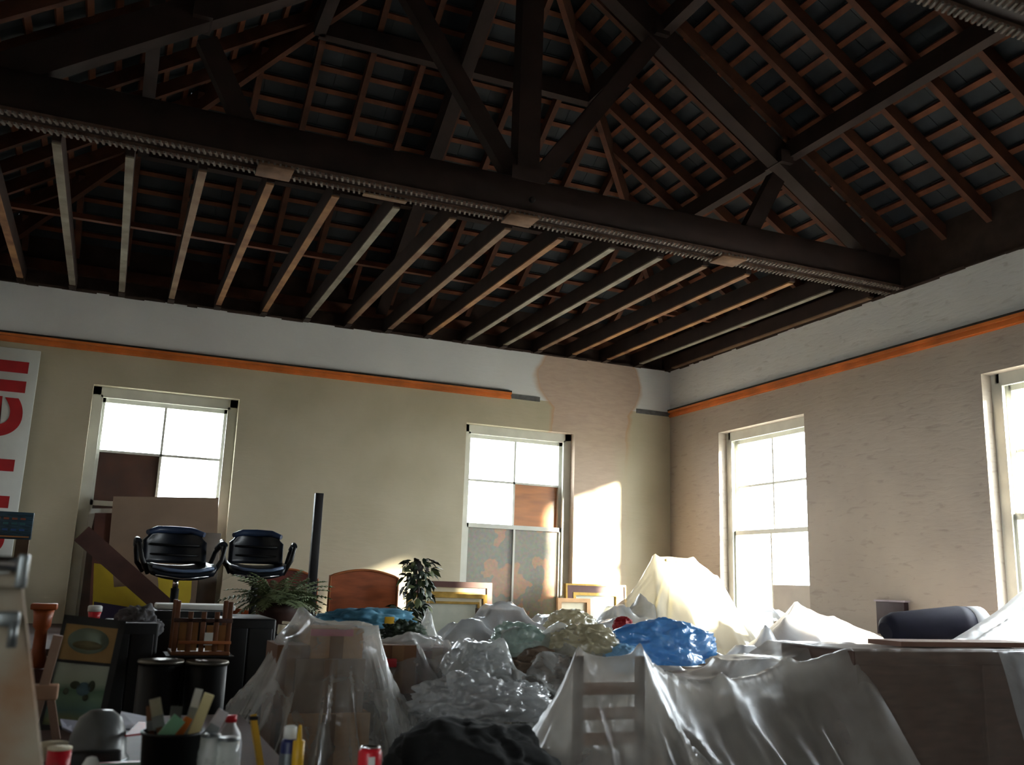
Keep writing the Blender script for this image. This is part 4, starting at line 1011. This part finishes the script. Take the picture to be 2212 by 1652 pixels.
# blue bag
lump('blue_bag', at(1432,1400,-4.55)+Vector((0,0,.0)), (.31,.22,.155), F_blue, 'large bright blue plastic bag right of the cream bag', 'bag', 52,.28,1.9,.08)
lump('red_bundle', at(1345,1352,-4.35), (.06,.06,.055), M_redp, 'small dark red bundle left of the blue bag', 'bundle', 55,.2,2.5,.08)
tent('plastic_sheet',(-4.35,-2.7,-5.35,-3.9),.016,[
    sp(1040,1388,-4.75,.10,.08,1.2,.9,9,.25), sp(1130,1365,-4.4,.14,.10,1.2,.9,9,.25), sp(1200,1420,-4.75,.12,.08,1.3,.9,9,.25), sp(1250,1372,-4.6,.12,.10,1.2,.9,9,.25), sp(1040,1488,-5.0,.2,.06,1.2,.9,9,.25)],
    .8,F_clear,'clear crumpled plastic sheet spread over the pale green and cream bags','plastic sheet',.05,7,23)
# far silver-grey sheet over low boxes
carton(1060,1140,1318,-3.0,TZ,.3,M_card2,'grey carton under the far silvery plastic')
tent('plastic_sheet',(-4.0,-1.3,-3.95,-2.3),.025,[
    sp(1085,1306,-3.0,.12,.08,.9,.8,8,.2), sp(1010,1345,-3.2,.08,.1,.8,.9,6,.2), sp(1200,1332,-3.05,.12,.10,.9,.8,7,.2), sp(1330,1312,-2.9,.08,.06,.8,.8,7,.2), sp(1300,1345,-3.4,.2,.08,.8,.8,7,.2), sp(1385,1278,-2.75,.02,.02,.8,.75,6,.15)],
    TZ+.01,F_milky,'silvery plastic sheet over the low heap below the peeling window','plastic sheet',.045,6,7)
# teepee-like draped lamp frame
Pk = at(1455,1200,-2.6)
T = empty('standing_frame',(Pk.x,-2.6,TZ),label='slender wooden easel frame propping up the tall cream sheet',cat='frame')
for ang,rr in ((-2.4,.30),(-1.2,.30),(-.3,.30),(1.2,.25),(2.6,.28)):
    MB().beam((.03*math.cos(ang),.03*math.sin(ang),Pk.z-TZ-.04),(rr*math.cos(ang),rr*math.sin(ang),0),.022,.022,up=(0,1,.1)).build('prop_leg', M_stick, T)
MB().rbox((-.10,-.05,Pk.z-TZ-.05),(.10,.05,Pk.z-TZ-.03),.005).build('top_plate', M_stick, T)
tl, tr = at(1415,1203,-2.6), at(1495,1206,-2.6)
tent('plastic_sheet',(Pk.x-1.05,Pk.x+.95,-3.3,-1.95),.018,[
    ('seg',tuple(tl),tuple(tr),-.006,.02,1.55,.9,22,.12),
    ('seg',tuple(at(1340,1306,-2.65)),tuple(tl),.02,.005,1.5,.9,18,.15), ('seg',tuple(tr),tuple(at(1550,1248,-2.6)),-.01,.005,1.5,.9,18,.15),
    ('seg',tuple(at(1550,1248,-2.6)),tuple(at(1592,1315,-2.6)),-.005,.005,1.4,.9,18,.15), ('seg',tuple(at(1285,1335,-2.75)),tuple(at(1340,1306,-2.65)),.0,.03,1.0,.9,12,.15),
    ('seg',tuple(tl),tuple(at(1420,1345,-2.95)),.0,.004,1.6,.9,14,.15), ('seg',tuple(at(1548,1250,-2.6)),tuple(at(1510,1365,-2.95)),.0,.004,1.6,.9,14,.15),
    sp(1640,1385,-3.0,.03,.05,.9,.9,5,.1)],
    TZ+.012,F_cream,'tall cream plastic sheet rising to a flat-topped peak near the room corner','plastic sheet',.010,7,9,k=34.)
# white sheet mounds in front of the right windows
a = at(1728,1308,-3.4)
MB().rbox((a.x-.1,-3.5,TZ),(a.x+.28,-3.2,a.z-.12),.02).build('storage_box', M_card2, label='box making the bump under the bright white sheet', cat='box')
a0,a1,a2 = at(1720,1304,-3.4), at(1800,1335,-3.45), at(1935,1384,-3.7)
tent('white_sheet',(-2.1,-.06,-4.3,-2.75),.018,[
    ('seg',tuple(a0),tuple(a1),-.002,.01,.85,.85,30,.12), ('seg',tuple(a1),(min(a2.x,-.1),a2.y,a2.z),.0,.02,.75,.85,24,.12),
    ('seg',tuple(at(1695,1335,-3.5)),tuple(a0),.01,.01,.9,.85,30,.12), sp(1655,1350,-3.6,.01,.02,1.3,.85,9,.2), sp(1610,1392,-3.9,.05,.05,.9,.9,7,.2)],
    TZ+.012,F_white,'bright white sheet with a pointed bump in front of the right window','dust sheet',.014,6,11,k=30.)
tent('white_sheet',(-1.25,-.08,-2.9,-1.8),.022,[
    sp(1640,1310,-2.3,.08,.06,.7,.9,6,.15), sp(1672,1322,-2.2,.06,.06,.8,.9,6,.1)],
    TZ+.012,F_milky,'bluish plastic sheet behind the bright white bump under the right window','plastic sheet',.03,6,13)
# dark navy mattress roll and pillow by the wall
Pa, Pb = at(1920,1360,-4.35), at(2085,1345,-4.55)
T = empty('rolled_mattress',(0,0,0),label='dark navy rolled mattress with a pale end by the right wall',cat='mattress')
r = .105
MB().tube([(Pa.x-.03,Pa.y,Pa.z-.01),(Pa.x,Pa.y,Pa.z),(Pa.x+.05,Pa.y,Pa.z+.01),(Pb.x-.05,Pb.y,Pb.z),(Pb.x,Pb.y,Pb.z)],[r*.55,r*.85,r,r*1.05,r*1.0],24).build('roll', mat('navy_ticking','1c1a2a',.8,.2,10), T)
MB().tube([(Pb.x,Pb.y,Pb.z),(Pb.x+.12,Pb.y,Pb.z+.01),(Pb.x+.18,Pb.y,Pb.z)],[r*1.03,r*.95,r*.6],24).build('pale_end', mat('pale_ticking','d5d5d8',.8,.05,8), T)
MB().rbox((Pa.x-.05,Pa.y-.13,TZ),(Pb.x+.1,Pa.y+.12,Pa.z-.10),.02).build('mattress_plinth', M_card2, T)
# dark box on the right wall with soot marks
T = empty('wall_box',(0,-3.33,0),label='dark purple-brown box fixed low on the right wall',cat='box')
MB().rbox((-.05,-.15,1.30),(-.001,.15,1.56),.004).build('case', mat('purple_brown_case','33242c',.6,.3,9), T)
MB().box((-.056,-.165,1.558),(0,.165,1.572)).build('pale_ledge', mat('lilac_ledge','a59aa6',.6), T)
# white board in the right window
MB().box((.03,-2.32,1.08),(.045,-1.77,1.675)).build('window_board', mat('pale_board','c9bfb4',.8,.06,6), label='pale board standing in the lower right of the corner-side right window', cat='board')

# ---------------------------------------------------------------- the big foreground dust sheet and the covered cabinet
T = empty('sideboard',(at(1842,1400,-5.85).x,-5.85,0),label='large dark brown sideboard under thin clear plastic',cat='cabinet')
hs = at(1842,1400,-5.85).z-.012; sww = 1.55
MB().rbox((0,0,.08),(sww,.5,hs),.006).build('body', M_dkwood if False else mat('umber_veneer','523e35',.7,.25,6,(1,1,6)), T)
for k in range(2): MB().rbox((.03+k*.76,-.012,.16),(.03+k*.76+.73,0,hs-.06),.004).build('door', mat('umber_veneer','523e35',.7,.25,6,(1,1,6)), T)
for k in range(2): MB().box((.06+k*1.4,.05,0),(.12+k*1.4,.45,.08)).build('plinth_block', M_dkwood, T)
pa = at(1940,1389,-5.7)
MB().box((pa.x,-5.72,hs+.012),(pa.x+.95,-5.5,hs+.036)).build('loose_board', mat('pinkish_brown_board','7c5c4e',.7,.15,5), label='long brown board lying on top of the covered sideboard', cat='board')
# thin plastic hugging the sideboard
X0 = T.location.x
def hang(name, xs, y, zt, zb, m, label, amp, n, flare, seed, top_y, cat='plastic sheet'):
    """sheet lying on a top and hanging down its front in soft vertical folds"""
    V = []; nx = 90; nz = 40
    for i in range(nx+1):
        u = i/nx; x = xs[0]+(xs[1]-xs[0])*u
        for j in range(nz+8):
            if j < 8:
                V.append((x, top_y+(y-top_y)*j/8, zt+.004+.004*n3((x,j*.1,seed),6)))
            else:
                v = (j-8)/(nz-1); f = min(1,v*3)
                yy = y-.012-flare*v - amp*f*(.6*math.sin(n*x*6.28+seed)+.5*math.sin(n*1.9*x*6.28+seed*2+v*1.5)+1.0) - .01*n3((x*5,v*2,seed),3)
                xx = x+ (u-.5)*flare*.6*v
                V.append((xx, yy, zt-(zt-zb)*v+.006))
    k = nz+8
    return MB()._add(V,[(i*k+j,(i+1)*k+j,(i+1)*k+j+1,i*k+j+1) for i in range(nx) for j in range(k-1)],None,True).build(name,m,label=label,cat=cat)
hang('plastic_cover',(X0-.015,X0+sww+.02),-5.865,hs+.004,.1,F_cover,'thin clear plastic cover hanging down the front of the dark sideboard',.008,3.,.05,3,-5.33)
hang('plastic_cover',(at(2178,1500,-5.95).x,at(2250,1500,-5.95).x),-5.90,hs-.0,.3,F_milky,'milky plastic fold hanging at the right end of the dark sideboard',.02,6.,.28,5,-5.88)
# two chairs holding up the sheet
def dining_chair(px,py,Y,rz,label):
    P = at(px,py,Y); T = empty('dining_chair',(P.x,Y,0),rz,label=label,cat='chair'); h = P.z-.012
    for s in (-1,1):
        MB().box((s*.17-.016,-.016,0),(s*.17+.016,.016,h)).build('leg', M_dkwood, T); MB().box((s*.17-.016,.36,0),(s*.17+.016,.39,.84)).build('leg', M_dkwood, T)
        MB().lathe([(.018,h-.03),(.01,h-.005),(.004,h)],10,Matrix.Translation((s*.17,0,0))).build('finial', M_dkwood, T)
    MB().rbox((-.2,-.02,.84),(.2,.4,.88),.01).build('seat', M_dkwood, T)
    for z in (.98,1.10,1.22): MB().box((-.16,-.008,z),(.16,.008,z+.05)).build('slat', M_chairwood, T)
P1, P2, P3 = at(1250,1404,-6.0), at(1382,1405,-6.0), at(1560,1466,-5.9)
cx = (P1.x+P2.x)/2
T = empty('dining_chair',(cx,-6.0,0),label='tall-backed wooden chair whose posts lift the grey dust sheet into peaks',cat='chair')
hw = (P2.x-P1.x)/2
for s,h in ((-1,P1.z-.02),(1,P2.z-.02)):
    MB().box((s*hw-.014,-.016,0),(s*hw+.014,.016,h)).build('back_post', M_dkwood, T)
    MB().box((s*(hw+.02)-.016,.38,0),(s*(hw+.02)+.016,.41,.9)).build('leg', M_dkwood, T)
MB().rbox((-hw-.03,-.02,.90),(hw+.03,.43,.94),.01).build('seat', M_dkwood, T)
for z in (1.02,1.11,1.20): MB().rbox((-hw,-.01,z),(hw,.01,z+.045),.004).build('slat', M_chairwood, T)
cab(1490,1825,1512,-5.60,.2,mat('dark_brown_chest','3e2a22',.7,.3,6),'dark brown chest under the sagging middle of the dust sheet','chest',True)
P4 = at(1700,1432,-5.75); CB = Vector((X0+.02,-5.80,hs+.012))
tent('dust_sheet',(-5.05,X0+.10,-6.9,-5.2),.014,[
    ('seg',tuple(P1),tuple(P2),.018,.004,1.5,.82,34,.22), ('seg',tuple(P2),tuple(P3),.045,.004,1.35,.80,26,.24),
    ('seg',tuple(P3),tuple(P4),.012,.02,1.25,.85,20,.22), ('seg',tuple(P4),tuple(CB),.012,.02,1.35,.85,22,.22),
    ('seg',(P4.x,-5.45,P4.z-.02),(CB.x,-5.4,CB.z),.02,.15,1.5,.9,9,.1), ('seg',(P3.x,-5.5,P3.z-.03),(P4.x,-5.45,P4.z-.02),.02,.12,1.5,.9,9,.1),
    (P1.x,-6.0,P1.z,.004,.004,1.55,.80,13,.20), (P2.x,-6.0,P2.z,.004,.004,1.25,.72,15,.26),
    ],
    .25,F_dust,'large grey translucent dust sheet draped from chair posts to the sideboard in the foreground','dust sheet',.010,7,17,k=26.)
w0,w1,w2 = at(2216,1283,-4.95), at(2062,1390,-5.1), at(1600,1420,-5.0)
tent('white_sheet',(-2.75,-.05,-5.45,-4.55),.02,[
    ('seg',tuple(w0),tuple(w1),.0,.01,.75,.9,14,.08), ('seg',(min(w0.x+.35,-.1),-4.95,w0.z+.12),tuple(w0),.0,.03,.7,.9,14,.08),
    ('seg',tuple(at(2180,1335,-5.15)),tuple(at(2100,1388,-5.25)),.0,.01,.9,.9,14,.08),
    ('seg',tuple(w2),tuple(at(1830,1397,-5.05)),.02,.04,.9,.9,14,.15), ('seg',tuple(at(1830,1397,-5.05)),tuple(w1),.0,.04,.9,.9,14,.1)],
    .9,F_white,'white sheet sloping up to the right edge behind the sideboard','dust sheet',.010,6,19,k=34.)
T = empty('shelf_rack',(0,0,0),label='tall rack under the sloping white sheet at the right wall',cat='rack')
pr_ = at(2216,1283,-4.95)
MB().rbox((pr_.x+.02,-5.0,0),(min(pr_.x+.3,-.05),-4.85,pr_.z-.08),.01).build('upright_box', M_card2, T)
MB().box((-2.4,-5.25,.85),(pr_.x-.14,-4.85,1.16)).build('shelf_box', M_card3, T)
MB().box((-2.4,-5.25,0),(-2.34,-4.85,.85)).build('leg', M_dkwood, T)
# black coat heaped on a stool at the lower edge
T = empty('low_stool',(at(1020,1640,-6.2).x,-6.2,0),label='stool under the heaped black coat',cat='stool')
MB().rbox((-.25,-.2,.85),(.25,.2,.9),.01).build('seat', M_dkwood, T)
for sx in (-1,1):
    for sy in (-1,1): MB().box((sx*.2-.015,sy*.15-.015,0),(sx*.2+.015,sy*.15+.015,.85)).build('leg', M_dkwood, T)
lump('black_coat', Vector((at(1020,1640,-6.2).x,-6.2,1.02)), (.26,.22,.15), M_fabric, 'heaped black coat at the lower edge left of the dust sheet', 'coat', 61,.3,1.8,.06,.8)
